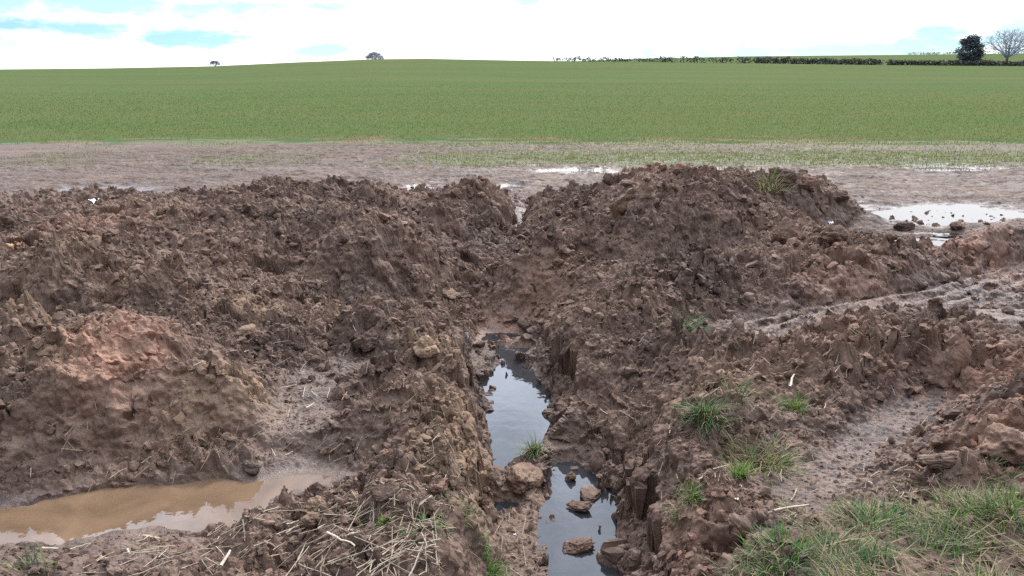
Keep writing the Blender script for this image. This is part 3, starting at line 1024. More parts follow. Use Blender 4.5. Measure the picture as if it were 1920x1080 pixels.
def soil_clod(u, v, size, label, squash=(1, .8, .65), rz=0.0, tilt=(0, 0), seed=1, sink=.25, attr=None, name='soil_clod', cat='clod', group='large clods lying on the dug ground'):
    V0, F0 = ico(5)
    W = rock(V0, seed, .45, .17)
    n = perlin3(V0[:, 0] * 14, V0[:, 1] * 14, V0[:, 2] * 14, seed + 40) * .05 + perlin3(V0[:, 0] * 28, V0[:, 1] * 28, V0[:, 2] * 28, seed + 41) * .025
    n = n + np.abs(perlin3(W[:, 0] * 4.5, W[:, 1] * 4.5, W[:, 2] * 4.5, seed + 50)) * .16 - .06
    W = W + V0 * n[:, None]
    W = W * np.array(squash) * size
    W = W @ np.array(Euler((tilt[0], tilt[1], rz)).to_matrix()).T
    x, y, z = hit(u, v)
    z = max(z, Z_FLOOR - .01)
    zb = W[:, 2].min()
    me = mesh_np(name, W, F0, M_SOIL, True, {k_: np.full(len(W), val) for k_, val in (attr or {}).items()})
    o = link(name, me, loc=(x, y, z - zb * (1 - sink) - size * .1))
    return tag(o, label, cat, group)


CLODS = [
    (985, 905, .105, 'big flat topped clod standing between the two trench pools', (.75, 1.0, .6), .1, (0, 0), 3, .5, {'tan': .25}),
    (1105, 960, .062, 'split brown clod sitting in the nearer trench pool', (1.2, .8, .55), .4, (.2, .2), 4, .4, None),
    (1085, 985, .060, 'dark wedge of mud beside the split clod in the pool', (1.3, .8, .5), -.3, (.1, -.2), 5, .4, None),
    (1068, 928, .030, 'small pale clod behind the split clod in the pool', (.8, .7, 1.0), .1, (0, 0), 6, .2, {'tan': .5}),
    (1085, 1062, .062, 'rounded clod at the near end of the trench pool', (1.3, .9, .55), .2, (0, 0), 7, .4, None),
    (472, 884, .040, 'squarish grey stone at the back edge of the brown puddle', (1.0, .8, .7), .2, (0, .1), 8, .2, {'pale': 1.0}),
    (596, 962, .042, 'tan wedge shaped clod at the right end of the brown puddle', (.8, .9, .9), .3, (.2, 0), 9, .25, {'tan': 1.0}),
    (583, 992, .045, 'blocky brown clod just in front of the tan wedge', (.9, .9, .8), .9, (0, .1), 10, .25, {'tan': .35}),
    (728, 930, .045, 'round dark clod lying in the straw on the bank', (1.1, .9, .75), .2, (0, 0), 11, .25, None),
    (820, 930, .036, 'smooth pinkish clod right of the round dark one', (1.0, .9, .8), .6, (0, 0), 12, .25, {'red': .5}),
    (852, 915, .036, 'upright lump at the lip of the trench wall', (.8, .8, .9), .6, (0, 0), 13, .2, {'tan': .4}),
    (808, 972, .040, 'brown clod leaning on a pale stalk near the grass', (.8, .7, 1.0), -.3, (0, .3), 14, .2, None),
    (698, 612, .085, 'cracked knobbly clod topping the bank left of the trench', (.9, .8, 1.0), .3, (0, 0), 15, .3, None),
    (690, 648, .080, 'rounded lump directly below the cracked knobbly clod', (1.1, .9, .8), .8, (0, 0), 16, .3, None),
    (800, 662, .075, 'tan clod on the upper lip of the left trench wall', (1.1, .9, .8), .2, (0, 0), 17, .35, {'tan': 1.2}),
    (465, 632, .055, 'pale wedge of dried mud on the left bank', (1.2, .8, .5), .5, (.1, -.3), 18, .3, {'tan': .6}),
    (1142, 342, .06, 'dark pointed clod on the left shoulder of the tall heap', (.9, .8, 1.0), .2, (0, .5), 19, .25, None),
    (1515, 355, .11, 'blocky reddish clod on the right shoulder of the tall heap', (1.0, .8, .9), .2, (0, .1), 20, .3, {'red': .4}),
    (1572, 375, .11, 'rough clod where the tall heap runs out beside the puddle', (1.1, .9, .7), .5, (0, .1), 21, .3, None),
    (1472, 455, .125, 'bulky crumbling clod standing on the low ridge', (1.0, .9, .95), .1, (0, 0), 22, .35, {'red': .25}),
    (1695, 430, .08, 'broad dark clod at the near edge of the bright puddle', (1.5, .8, .65), -.1, (0, 0), 23, .5, None),
    (1795, 430, .08, 'dark rounded clod between the bright puddle and the red lumps', (1.0, .8, .8), .2, (0, 0), 24, .5, None),
    (1565, 452, .10, 'small domed clod left of the lower puddle', (1.2, .9, .8), .2, (0, 0), 25, .3, None),
    (1470, 345, .16, 'dark sod carrying a tuft of pale grass on the heap', (1.1, .8, .7), .2, (0, 0), 26, .3, None),
    (1160, 402, .13, 'long flat slab leaning on the face of the tall heap', (.75, .28, 1.0), -.4, (.5, .75), 27, .5, {'tan': .4}),
    (842, 556, .10, 'flat square slab lying on the slope above the trench end', (.9, .7, .28), .5, (.5, .3), 28, .2, {'tan': .4}),
    (1780, 868, .09, 'long smeared grey clod beside the red lumps at the right', (1.7, .55, .4), .1, (0, 0), 29, .62, {'pale': .25}),
    (1893, 850, .085, 'wet red brown lump behind the long smeared clod', (1.2, .9, .8), .3, (0, 0), 30, .55, {'red': .35}),
    (1490, 552, .07, 'small knob of soil on the crest above the rut', (1, .9, .9), .3, (0, 0), 31, .3, None),
    (985, 616, .06, 'grey lump of mud at the far end of the trench', (1, .9, .7), .3, (0, 0), 32, .3, {'pale': .4}),
]
for (u, v, s, lab, sq, rz, tl, sd, sk, at_) in CLODS:
    soil_clod(u, v, s, lab, sq, rz, tl, sd, sk, at_)


# ------------------------------------------------------------------ grass
def blades(base, normal_lean, L, W, bend, yaw, tones, seg=4):
    """base (n,3); returns V, F, colours for curved tapering blades"""
    n = len(base)
    t = np.linspace(0, 1, seg + 1)
    dx, dy = np.cos(yaw), np.sin(yaw)
    # each blade leaves at angle lean from vertical and droops by bend
    ang = normal_lean[:, None] + bend[:, None] * t[None] ** 1.3
    st = (L / seg)[:, None]
    hor = np.cumsum(np.sin(ang) * st, 1) - np.sin(ang) * st
    ver = np.cumsum(np.cos(ang) * st, 1) - np.cos(ang) * st
    P = np.stack([base[:, 0:1] + hor * dx[:, None], base[:, 1:2] + hor * dy[:, None], base[:, 2:3] + ver], -1)
    wv = (W[:, None] * (1 - t[None] ** 1.6 * .92)) * .5
    side = np.stack([-dy, dx, np.zeros(n)], -1)
    Lf = P - side[:, None] * wv[..., None]; Rt = P + side[:, None] * wv[..., None]
    V = np.stack([Lf, Rt], 2).reshape(n, -1, 3)
    f = []
    for i in range(seg):
        f.append([2 * i, 2 * i + 1, 2 * i + 3, 2 * i + 2])
    f = np.array(f)
    F = f[None] + (np.arange(n) * V.shape[1])[:, None, None]
    col = np.repeat(tones, V.shape[1], 0)
    return V.reshape(-1, 3), F.reshape(-1, 4), col


GREEN = np.array([.064, .140, .030]); BLUEG = np.array([.056, .120, .056]); LIME = np.array([.120, .185, .030]); DRY = np.array([.250, .205, .115]); DULL = np.array([.110, .115, .050])


def tones(n, rng, weights):
    pal = np.array([GREEN, BLUEG, LIME, DRY, DULL])
    w = np.array(weights) / sum(weights)
    return pal[rng.choice(5, n, p=w)] * rng.uniform(.65, 1.3, (n, 1))


def tuft(u, v, n, size, label, weights, spread=.05, seed=1, lean=(0, 0), wid=.004, dz=0.0, group='grass tufts on the bare soil', pos=None):
    rng = np.random.default_rng(seed)
    n = int(n * 1.9); wid = wid * 1.2; spread = spread * .75
    x, y, z = hit(u, v) if pos is None else pos
    bx = rng.normal(0, spread, n); by = rng.normal(0, spread * .8, n)
    bz = height(x + bx, y + by) - z
    bz = np.clip(bz, -.05, .05) + dz
    L = size * rng.uniform(.35, .95, n)
    yaw = np.arctan2(by + lean[1] + rng.normal(0, .03, n), bx + lean[0] + rng.normal(0, .03, n))
    V, F, c = blades(np.c_[bx, by, bz - .008], rng.uniform(.1, 1.15, n), L, wid * rng.uniform(.6, 1.3, n), rng.uniform(.3, 1.7, n), yaw, tones(n, rng, weights), 5)
    me = mesh_np('grass_tuft', V, F, M_BLADE, True, colors=c)
    return tag(link('grass_tuft', me, loc=(x, y, z)), label, 'grass tuft', group)


tuft(1002, 846, 110, .17, 'drooping green and straw coloured tuft overhanging the trench pool', (5, 2, 1, 5, 2), .035, 1, (-.02, -.03))
tuft(1322, 775, 130, .17, 'blue green tuft hanging over the edge of a cut soil block', (3, 6, 1, 2, 1), .05, 2, (-.01, -.04))
tuft(1375, 745, 40, .14, 'thin blue green blades beside the tuft on the soil block', (3, 5, 1, 3, 1), .05, 12, (.03, -.01))
tuft(1292, 612, 60, .20, 'flattened blue green tuft on the ridge by the wheel rut', (2, 6, 0, 1, 1), .08, 3, (.05, -.03))
tuft(1486, 768, 90, .10, 'small bright green tuft alone on the trampled mud', (6, 1, 3, 1, 1), .04, 4)
tuft(1420, 880, 150, .16, 'wide pale tuft of dry and lime grass on the bank', (2, 0, 3, 7, 3), .09, 5, (.02, -.02))
tuft(1385, 893, 50, .11, 'bright lime tuft at the left end of the pale tuft', (3, 0, 8, 1, 1), .02, 6)
tuft(1455, 868, 70, .14, 'straw coloured tuft at the right end of the pale tuft', (1, 0, 2, 8, 3), .06, 7)
tuft(1292, 945, 80, .12, 'green tuft on the lip of the near right trench wall', (6, 1, 3, 2, 1), .03, 8, (0, -.02))
tuft(905, 1062, 160, .11, 'thick fresh green tuft at the bottom lip of the left bank', (7, 1, 4, 1, 1), .045, 9)
tuft(880, 998, 70, .11, 'smaller green tuft higher up the lip of the left bank', (6, 1, 3, 2, 1), .03, 10)
tuft(800, 985, 40, .10, 'sparse blue green blades under the leaning clod', (3, 4, 1, 3, 1), .05, 11)
tuft(720, 985, 22, .06, 'tiny yellow green shoot standing in the straw', (2, 0, 8, 1, 0), .008, 13, wid=.007)
tuft(665, 975, 26, .10, 'thin grey green blades left of the tiny shoot', (1, 5, 0, 3, 2), .05, 14)
tuft(1443, 352, 120, .24, 'pale dry tuft growing on a sod on the heap shoulder', (1, 0, 1, 9, 4), .11, 15, wid=.009)
tuft(855, 950, 36, .10, 'dry blades trailing down the left trench wall', (2, 1, 2, 6, 2), .04, 16, (.04, -.02))
tuft(1620, 655, 26, .12, 'wispy dull tuft on the lumps near the rut', (2, 2, 1, 4, 4), .06, 17)
tuft(60, 1062, 30, .10, 'thin green blades in the wet mud at bottom left', (2, 3, 1, 2, 2), .05, 18)


def verge_grass():
    """the matted grass at the bottom right: nobody could count it"""
    rng = np.random.default_rng(77)
    V, F, c = [], [], []
    off = 0
    poly = VERGE
    n = 30000
    P = np.array(poly)
    x = rng.uniform(P[:, 0].min(), P[:, 0].max(), n); y = rng.uniform(P[:, 1].min(), P[:, 1].max(), n)
    den = fbm2(x * 5, y * 5, 3, 301)
    sd = poly_sd(poly, x, y)
    keep = (sd < .16 * den + .03 * rng.normal(size=n)) & (rng.random(n) < np.clip(.42 + 2.1 * den + .8 * fbm2(x * 14, y * 14, 2, 305), .06, 1))
    x, y = x[keep], y[keep]; n = len(x)
    edge = np.clip(-poly_sd(poly, x, y) / .25, 0, 1)
    tone_n = fbm2(x * 3.3 + 8, y * 3.3, 2, 302)
    pal = np.array([GREEN, BLUEG, LIME, DRY, DULL])
    k_ = np.where(rng.random(n) < np.clip(.40 - .7 * tone_n, .08, .8), 3, np.where(rng.random(n) < .3, 4, np.where(rng.random(n) < .45, 1, np.where(rng.random(n) < .25, 2, 0))))
    col = pal[k_] * rng.uniform(.6, 1.25, (n, 1))
    flow = 2.2 + 4.5 * fbm2(x * 3.4, y * 3.4, 2, 303)
    yaw = flow + rng.normal(0, .9, n)
    dead = k_ >= 3
    L = np.where(dead, rng.uniform(.05, .14, n), rng.uniform(.035, .09, n)) * (.65 + .35 * edge)
    lean = np.where(dead, rng.uniform(.9, 1.55, n), rng.uniform(.25, 1.2, n))
    bend = np.where(dead, rng.uniform(-.2, .5, n), rng.uniform(.1, 1.0, n))
    W = rng.uniform(.0020, .0058, n)
    z = height(x, y)
    V, F, c = blades(np.c_[x, y, z - .004 + np.where(dead, rng.uniform(0, .02, n), 0)], lean, L, W, bend, yaw, col, 4)
    me = mesh_np('grass', V, F, M_BLADE, True, colors=c)
    tag(link('grass', me), 'matted green and straw coloured grass at the near right edge of the mud', 'grass', kind='stuff')


verge_grass()
VT = [(1470, 1050, 'upright bluish grass tuft at the left end of the verge', (4, 5, 1, 1, 1), .17), (1640, 985, 'dark green tuft in the middle of the verge', (6, 3, 1, 2, 1), .15), (1890, 960, 'tall pale green tuft near the right edge of the verge', (3, 1, 5, 3, 2), .17),
      (1790, 975, 'olive tuft among flattened straw on the verge', (3, 0, 5, 3, 2), .12)]
for i, (u, v, lab, w, sz) in enumerate(VT):
    tuft(u, v, 150, sz * .72, lab, w, .07, 40 + i, group='tufts rising from the verge grass')


def crop_grass():
    """short young crop: blades by the field edge, thinning into the mud"""
    rng = np.random.default_rng(99)
    n = 340000
    a = rng.uniform(-.74, .74, n); r = np.exp(rng.uniform(math.log(13.0), math.log(90), n))
    x, y = r * np.sin(a), r * np.cos(a)
    inside = sstep(-1.2, 1.6, y - field_edge(None, x, y))
    ols = sstep(-.25, .25, a)
    on = fbm2(x * .45, y * 1.1, 3, 145)
    edge_g = sstep(13.8, 15.6, y + .8 * on) * np.clip(.08 + 1.2 * ols + .8 * on, 0, 1) * (1 - .7 * sstep(17.0, 18.0, y + on) * sstep(20.0, 19.0, y + on))
    keep = rng.random(n) < np.maximum(inside * .9, edge_g * .8) * sstep(88, 28, r)
    x, y, r, inside = x[keep], y[keep], r[keep], inside[keep]
    n = len(x)
    z = height(x, y)
    pn = fbm2(x * .25, y * .5, 3, 311)
    base = np.array([.094, .142, .042]) + (np.array([.135, .140, .050]) - np.array([.094, .142, .042])) * np.clip(.75 * (1 - inside) + .35 + 1.3 * pn + .25 * sstep(-.25, .4, np.arctan2(x, y)), 0, 1)[:, None]
    col = base * rng.uniform(.88, 1.12, (n, 1))
    L = rng.uniform(.04, .10, n) * np.clip(.75 + .25 * inside, 0, 1)
    V, F, c = blades(np.c_[x, y, z - .005], rng.uniform(.05, .9, n), L, np.clip(.0005 * r * (1.7 - .7 * inside), .007, .05) * rng.uniform(.6, 1.2, n), rng.uniform(0, .9, n), rng.uniform(0, 6.28, n), col, 2)
    me = mesh_np('young_crop', V, F, M_CROP, True, colors=c)
    tag(link('young_crop', me), 'short young green crop growing over the field beyond the mud', 'crop', kind='stuff')


crop_grass()


# ------------------------------------------------------------------ straw
def straw_mesh(seed, mat, L=1.0, r=.03, crook=.12, sides=5, split=False):
    """a dry stalk: a slightly crooked flattened tube, unit length, with a joint"""
    rng = np.random.default_rng(seed)
    seg = 6
    t = np.linspace(-.5, .5, seg + 1)
    cx_ = np.cumsum(rng.normal(0, crook / seg, seg + 1)); cz = np.cumsum(rng.normal(0, crook / seg * .5, seg + 1))
    cx_ -= cx_.mean(); cz -= cz.mean()
    rad = r * (1 - .35 * (t + .5)) * (1 + .25 * np.exp(-((t - .1) / .03) ** 2))
    V = []
    for i in range(seg + 1):
        for k_ in range(sides):
            a = 2 * math.pi * k_ / sides
            V.append((t[i] * L, cx_[i] + rad[i] * math.cos(a), cz[i] + rad[i] * .6 * math.sin(a)))
    F = []
    for i in range(seg):
        for k_ in range(sides):
            k2 = (k_ + 1) % sides
            F.append((i * sides + k_, i * sides + k2, (i + 1) * sides + k2, (i + 1) * sides + k_))
    V = np.array(V)
    me = mesh_np('straw_stalk', V, np.array(F), mat, True)
    return me, V, np.array(F)


def add_translucency(m, f):
    nt = m.node_tree
    b = nt.nodes['Principled BSDF']
    out = nt.nodes['Material Output']
    tr = nt.nodes.new('ShaderNodeBsdfTranslucent')
    src = b.inputs['Base Color'].links[0].from_socket
    nt.links.new(src, tr.inputs['Color'])
    ms = nt.nodes.new('ShaderNodeMixShader')
    ms.inputs[0].default_value = f
    nt.links.new(b.outputs[0], ms.inputs[1]); nt.links.new(tr.outputs[0], ms.inputs[2])
    nt.links.new(ms.outputs[0], out.inputs[0])


add_translucency(M_CROP, .6)
add_translucency(M_BLADE, .35)
M_STRAW_MUD = mat_plain('muddy_straw', (.19, .14, .10), .7, .4, 60, .2)
STRAWS = [straw_mesh(100 + i, (M_STRAW, M_STRAW_MUD, M_STRAW_PALE, M_STRAW)[i % 4], r=(.018, .026, .04)[i % 3], crook=(.012, .04, .10)[i % 3]) for i in range(12)]
# (centre u, v, spread u, spread v, count, length range, straw label, group)
STRAW_AREAS = [
    (745, 1022, 120, 48, 100, (.03, .20), 'dry straw stalk in the tangle at the front of the left bank', 'straw tangled on the front of the left bank'),
    (790, 960, 90, 50, 50, (.03, .11), 'short straw piece among the clods on the left bank', 'straw among the clods on the left bank'),
    (330, 1030, 140, 30, 45, (.03, .12), 'straw bit lying in front of the brown puddle', 'straw in front of the brown puddle'),
    (870, 1030, 45, 35, 25, (.03, .10), 'straw bit along the lip of the left bank', 'straw along the lip of the left bank'),
    (600, 760, 110, 100, 60, (.03, .12), 'pale straw bit on the muddy platform left of the trench', 'straw on the platform left of the trench'),
    (260, 860, 200, 45, 16, (.03, .10), 'thin straw stuck in the dark face above the puddle', 'straw on the dark face above the puddle'),
    (1220, 880, 80, 90, 34, (.02, .07), 'short straw chip on the right slope of the trench', 'straw chips on the right slope of the trench'),
    (1600, 900, 170, 50, 50, (.02, .10), 'straw chip on the trampled mud above the verge', 'straw on the mud above the verge'),
    (1550, 690, 220, 70, 34, (.03, .11), 'straw bit on the lumpy ground right of the trench', 'straw on the lumpy ground right of the trench'),
    (400, 500, 120, 40, 24, (.04, .14), 'pale straw sticking out of the left back bank', 'straw in the left back bank'),
]


def scatter_straw():
    rng = np.random.default_rng(55)
    rest_V, rest_F, off = [], [], 0
    made = 0
    for (u, v, su, sv, cnt, (l0, l1), lab, grp) in STRAW_AREAS:
        for j in range(int(cnt * 2.4)):
            uu = u + rng.normal(0, su); vv = v + rng.normal(0, sv)
            if not (-40 < uu < 1960 and 420 < vv < 1120):
                continue
            x, y, z = hit(uu, vv)
            if z < Z_FLOOR + .03 or (z < Z_PUD + .012 and in_puddle(x, y)):
                continue
            ln = l0 + (l1 - l0) * rng.random() ** 1.6
            yaw = rng.uniform(0, math.pi * 2) if rng.random() < .5 else rng.normal(.9, .5)
            # lie along the ground: pitch from the heights at the two ends
            ex, ey = math.cos(yaw) * ln / 2, math.sin(yaw) * ln / 2
            za, zb = float(height(np.array(x - ex), np.array(y - ey))), float(height(np.array(x + ex), np.array(y + ey)))
            pit = float(np.clip(math.atan2(zb - za, ln), -.9, .9)) + rng.normal(0, .12)
            zz = max(z, (za + zb) / 2) + .010
            m = Matrix.Translation((x, y, zz)) @ Euler((rng.uniform(0, 6), -pit, yaw)).to_matrix().to_4x4()
            th = np.clip(.078 / ln, .35, 1.8)
            k_ = int(rng.integers(0, 12))
            sc = Matrix.Diagonal((ln, ln * th, ln * th, 1))
            if j < cnt and made < 300 and j < cnt * .6:
                o = bpy.data.objects.new('straw_stalk', STRAWS[k_][0])
                COL.objects.link(o)
                o.matrix_world = m @ sc
                tag(o, lab, 'straw', grp)
                made += 1
            else:
                Mx = np.array(m @ sc)
                V = STRAWS[k_][1] @ Mx[:3, :3].T + Mx[:3, 3]
                rest_V.append(V); rest_F.append(STRAWS[k_][2] + off); off += len(V)
    me = mesh_np('straw_litter', np.concatenate(rest_V), np.concatenate(rest_F), M_STRAW, True)
    tag(link('straw_litter', me), 'broken bits of straw littering the mud', 'straw litter', kind='stuff')


PUD_ARR = np.array(PUDDLE)


def in_puddle(x, y):
    return poly_sd(PUDDLE, np.array([x]), np.array([y]))[0] < 0


scatter_straw()


def big_stalk(u, v, ln, r, yaw, label, pale=True, pit=0.0, seed=1):
    me, V, F = straw_mesh(500 + seed, M_STRAW_PALE if pale else M_STRAW, 1.0, r, .16, 8)
    x, y, z = hit(u, v)
    o = link('dry_stalk', me)
    o.matrix_world = Matrix.Translation((x, y, z + .012)) @ Euler((0, -pit, yaw)).to_matrix().to_4x4() @ Matrix.Diagonal((ln, ln, ln, 1))
    return tag(o, label, 'stalk', 'thick dry stalks lying on the mud')


big_stalk(424, 1052, .075, .085, 1.45, 'pale hollow stalk with frayed end in the mud at bottom left', True, .1, 1)
big_stalk(788, 952, .11, .09, .8, 'grey stalk leaning against a brown clod', True, .3, 2)
big_stalk(95, 1033, .07, .10, -.05, 'short stalk piece in front of the brown puddle, at the far left', False, 0, 3)
big_stalk(285, 1012, .08, .08, -.3, 'reddish stalk among straw at the front edge of the puddle', False, 0, 4)
big_stalk(242, 1040, .035, .12, -.8, 'stubby pale stalk end below the reddish stalk', True, 0, 5)
big_stalk(640, 1020, .16, .032, -.7, 'long split stalk at the left of the straw tangle', True, .05, 6)
big_stalk(680, 1012, .17, .034, -.75, 'long pale stalk across the top of the straw tangle', True, .05, 7)
big_stalk(1484, 718, .13, .055, 1.05, 'pale stalk standing out on the mud above a green tuft', True, .1, 8)
big_stalk(1476, 958, .17, .035, .25, 'thin brown twig lying along the top of the verge grass', False, 0, 9)
big_stalk(582, 765, .06, .10, 1.1, 'flat pale stalk piece on the muddy platform', True, .1, 10)
big_stalk(478, 410, .16, .07, 1.2, 'pale stalk sticking up on the left back bank', True, .6, 11)


def scrap(u, v, size, mat, label, name, cat, seed):
    """a crumpled scrap: a small folded sheet with thickness"""
    rng = np.random.default_rng(seed)
    n = 7
    g = np.linspace(-1, 1, n)
    gx_, gy_ = np.meshgrid(g, g)
    zt = rng.normal(0, .28, (n, n)) + .35 * gx_ ** 2
    top = np.stack([gx_ * (1 + rng.normal(0, .12, (n, n))), gy_ * .7 * (1 + rng.normal(0, .12, (n, n))), zt + .5], -1).reshape(-1, 3) * size
    bot = top - np.array([0, 0, .05 * size])
    idx = np.arange(n * n).reshape(n, n)
    q = np.stack([idx[:-1, :-1], idx[:-1, 1:], idx[1:, 1:], idx[1:, :-1]], -1).reshape(-1, 4)
    x, y, z = hit(u, v)
    me = mesh_np(name, np.r_[top, bot], np.r_[q, q[:, ::-1] + n * n], mat, True)
    return tag(link(name, me, loc=(x, y, z)), label, cat)


scrap(180, 383, .055, M_WHITE, 'small crumpled white scrap on the crest of the left back bank', 'paper_scrap', 'litter', 1)
scrap(30, 466, .05, M_ORANGE, 'pale orange flake half buried in the left back bank', 'bark_flake', 'flake', 2)
scrap(1557, 421, .03, M_WHITE, 'tiny white scrap on dark soil left of the lower puddle', 'paper_scrap', 'litter', 3)
scrap(1381, 938, .006, M_WHITE, 'white speck on the smooth mud right of a green tuft', 'paper_scrap', 'litter', 4)
scrap(965, 1003, .007, M_WHITE, 'white speck on the mud at the foot of the left trench wall', 'paper_scrap', 'litter', 5)


# ------------------------------------------------------------------ trees and hedges on the skyline
def far_ground(u, dist):
    a, _ = azel(u, 120)
    return dist * math.sin(a), dist * math.cos(a), float(zfar(np.array(dist), np.array(a)))


def tube(V, F, p, q, r0, r1, sides=5):
    p = np.array(p); q = np.array(q)
    d = q - p; d = d / (np.linalg.norm(d) + 1e-9)
    a = np.cross(d, (0, 0, 1) if abs(d[2]) < .9 else (1, 0, 0)); a /= np.linalg.norm(a); b = np.cross(d, a)
    o = len(V)
    for (c, r) in ((p, r0), (q, r1)):
        for k_ in range(sides):
            t = 2 * math.pi * k_ / sides
            V.append(c + r * (a * math.cos(t) + b * math.sin(t)))
    for k_ in range(sides):
        F.append((o + k_, o + (k_ + 1) % sides, o + sides + (k_ + 1) % sides, o + sides + k_))


def bare_tree(u, dist, cz, rx, rz, trunk_h, label, seed, trunk_r=.3, limbs=11, sink=0.0, rmin=.022, low=-.25):
    """a leafless crown: limbs fan out from the trunk to an ellipsoid, twigs fork off towards its surface"""
    rng = np.random.default_rng(seed)
    x, y, z = far_ground(u, dist)
    root = empty('bare_tree', (x, y, z - sink))
    tag(root, label, 'tree')
    TV, TF, CV, CF = [], [], [], []
    top = np.array([.15, 0, trunk_h])
    tube(TV, TF, (0, 0, -.4), top, trunk_r, trunk_r * .7, 8)
    link('trunk', mesh_np('trunk', np.array(TV), np.array(TF), M_BARK), root)
    ctr = np.array([0, 0, cz]); sc = np.array([rx, rx, rz])

    def surf(d):
        d = d / np.linalg.norm(d)
        return ctr + d * sc * rng.uniform(.78, 1.06)

    def path(p, q, bow, r0, n=7):
        t = np.linspace(0, 1, n + 1)[:, None]
        mid = (p + q) / 2 + bow
        pts = (1 - t) ** 2 * p + 2 * t * (1 - t) * mid + t ** 2 * q + rng.normal(0, .012 * np.linalg.norm(q - p), (n + 1, 3)) * (t > 0) * (t < 1)
        for k_ in range(n):
            ra = max(r0 * (1 - .85 * k_ / n), rmin); rb = max(r0 * (1 - .85 * (k_ + 1) / n), rmin)
            tube(CV, CF, pts[k_], pts[k_ + 1], ra, rb, 4 if r0 > .08 else 3)
        return pts
    for i in range(limbs):
        a = 2 * math.pi * (i * .618 + rng.uniform(-.06, .06)); e = low + (1 - low) * ((i + .5) / limbs) ** .9
        d = np.array([math.cos(a) * math.sqrt(max(0, 1 - e * e)), math.sin(a) * math.sqrt(max(0, 1 - e * e)), e])
        q = surf(d)
        start = np.array([0, 0, trunk_h * rng.uniform(.72, 1.0)])
        P1 = path(start, q, np.array([0, 0, .10 * rz]), trunk_r * rng.uniform(.35, .55), 8)
        for j in range(8):
            p = P1[rng.integers(2, 8)]
            d2 = (q - ctr) / sc + rng.normal(0, .42, 3); d2[2] = max(d2[2], low)
            P2 = path(p, surf(d2), rng.normal(0, .05 * rx, 3), trunk_r * .16, 6)
            for k_ in range(5):
                p3 = P2[rng.integers(2, 6)]
                d3 = (P2[-1] - ctr) / sc + rng.normal(0, .25, 3)
                path(p3, surf(d3), rng.normal(0, .03 * rx, 3), rmin, 3)
    link('crown', mesh_np('crown', np.array(CV), np.array(CF), M_TWIG), root)
    return root


def leaf_cloud(n, rng, shape):
    """n small leaf-like quads in a volume given by shape(rng, n) -> points, sizes"""
    P, S = shape(rng, n)
    Rm = rotmats(len(P), rng)
    q = np.array([[-1, -.5, 0], [1, -.5, 0], [1, .5, 0], [-1, .5, 0]]) * .5
    V = np.einsum('nij,kj->nki', Rm, q) * S[:, None, None] + P[:, None]
    F = np.arange(len(P) * 4).reshape(-1, 4)
    return V.reshape(-1, 3), F


def dark_tree(u, dist, H, Wd, label, seed):
    rng = np.random.default_rng(seed)
    x, y, z = far_ground(u, dist)
    root = empty('evergreen_tree', (x, y, z))
    tag(root, label, 'tree')
    V, F = [], []
    tube(V, F, (0, 0, -.3), (0.1, 0, H * .8), .4, .12, 7)
    link('trunk', mesh_np('trunk', np.array(V), np.array(F), M_BARK), root)

    def shape(rng, n):
        cl = 60
        t = rng.uniform(.12, .98, cl)
        prof = np.where(t < .45, .55 + .45 * (t / .45), 1.0) * np.clip((1.03 - t) / .5, 0, 1) ** .6
        a = rng.uniform(0, 6.28, cl)
        rad = Wd / 2 * prof * np.sqrt(rng.uniform(.2, 1, cl))
        c = np.c_[rad * np.cos(a), rad * np.sin(a), t * H]
        k_ = rng.integers(0, cl, n)
        P = c[k_] + rng.normal(0, 1, (n, 3)) * np.array([.65, .65, .35])
        return P, rng.uniform(.25, .6, n)
    V, F = leaf_cloud(7000, rng, shape)
    link('crown', mesh_np('crown', V, F, M_DARKLEAF, False), root)


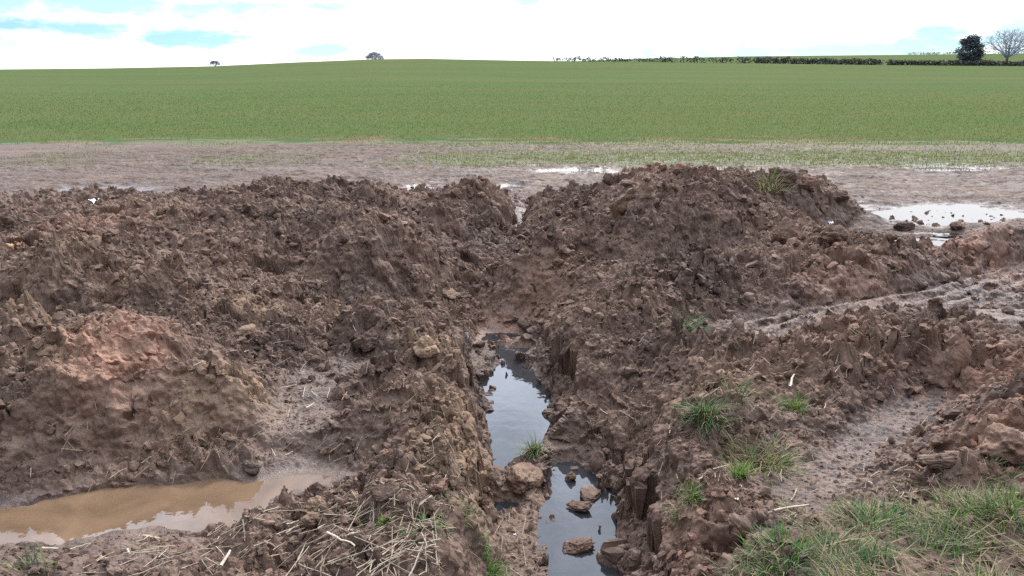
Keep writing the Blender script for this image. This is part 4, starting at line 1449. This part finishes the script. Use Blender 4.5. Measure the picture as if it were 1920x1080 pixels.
def hedge(u0, u1, d0, d1, hgt, wd, label, seed, density=26, gap=0.0, stems=False, sink=0.0, group=None):
    rng = np.random.default_rng(seed)
    x0, y0, z0 = far_ground(u0, d0)
    x1, y1, z1 = far_ground(u1, d1)
    Ln = math.hypot(x1 - x0, y1 - y0)
    n = int(Ln * density)
    t = rng.random(n)
    px, py = x0 + (x1 - x0) * t, y0 + (y1 - y0) * t
    g1 = fbm2(t * Ln / 4.5, np.zeros(n) + seed, 3, seed)
    keep = rng.random(n) < np.clip(1 + 2.4 * (g1 - gap), .05, 1) if gap else np.ones(n, bool)
    t, px, py, g1 = t[keep], px[keep], py[keep], g1[keep]; n = len(t)
    rr = np.hypot(px, py); aa = np.arctan2(px, py)
    pz = zfar(rr, aa) - sink
    ht = hgt * (.82 + .5 * fbm2(t * Ln / 2.2, np.zeros(n) + 3, 3, seed + 4))
    f = rng.random(n) ** (.6 if stems else .85)
    P = np.c_[px + rng.normal(0, wd * .3, n), py + rng.normal(0, wd * .3, n), pz + f * ht]
    Rm = rotmats(n, rng)
    q = np.array([[-1, -.32, 0], [1, -.32, 0], [1, .32, 0], [-1, .32, 0]]) * .5
    V = np.einsum('nij,kj->nki', Rm, q) * rng.uniform(.35, .8, n)[:, None, None] + P[:, None]
    org = np.array([x0, y0, z0 - sink])
    me = mesh_np('hedge', V.reshape(-1, 3) - org, np.arange(n * 4).reshape(-1, 4), M_HEDGE, False)
    return tag(link('hedge', me, loc=org), label, 'hedge', group)


bare_tree(1886, 280, 6.9, 7.6, 5.0, 3.2, 'large leafless round headed tree in the hedge at the right edge', 5, .45, 13)
dark_tree(1815, 278, 9.0, 7.4, 'dense dark ivy clad tree standing in the hedge left of the big bare tree', 6)
bare_tree(703, 262, 1.0, 3.3, 2.3, .5, 'fan shaped leafless tree rising behind the top of the hill', 8, .2, 12, .8, .03, .05)
bare_tree(403, 262, .9, 1.8, 1.3, .5, 'small leafless tree breaking the low left skyline', 9, .14, 7, .4, .03, .1)
hedge(1040, 1250, 256, 256, 1.9, 1.2, 'thin see through hedge along the hill crest, left stretch', 11, 34, .10, True, .5)
hedge(1235, 1412, 256, 257, 2.3, 1.2, 'thin gappy hedge along the crest, right of the see through stretch', 12, 36, .06, True, .3)
hedge(1415, 1655, 262, 266, 2.3, 1.6, 'thicker brown hedge with a pale verge, mid right skyline', 13, 80, .0, False, .1)
hedge(1665, 1960, 270, 274, 2.1, 1.8, 'long dark hedge running under the two trees at right', 14, 90, .0, False, .0)
hedge(1700, 1800, 590, 590, 2.2, 1.8, 'distant dark hedge on the far skyline left of the ivy clad tree', 15, 30, .05, False, .0)
hedge(1835, 1990, 590, 590, 2.6, 1.8, 'distant dark hedge on the far skyline behind the bare tree', 16, 30, .05, False, .0)
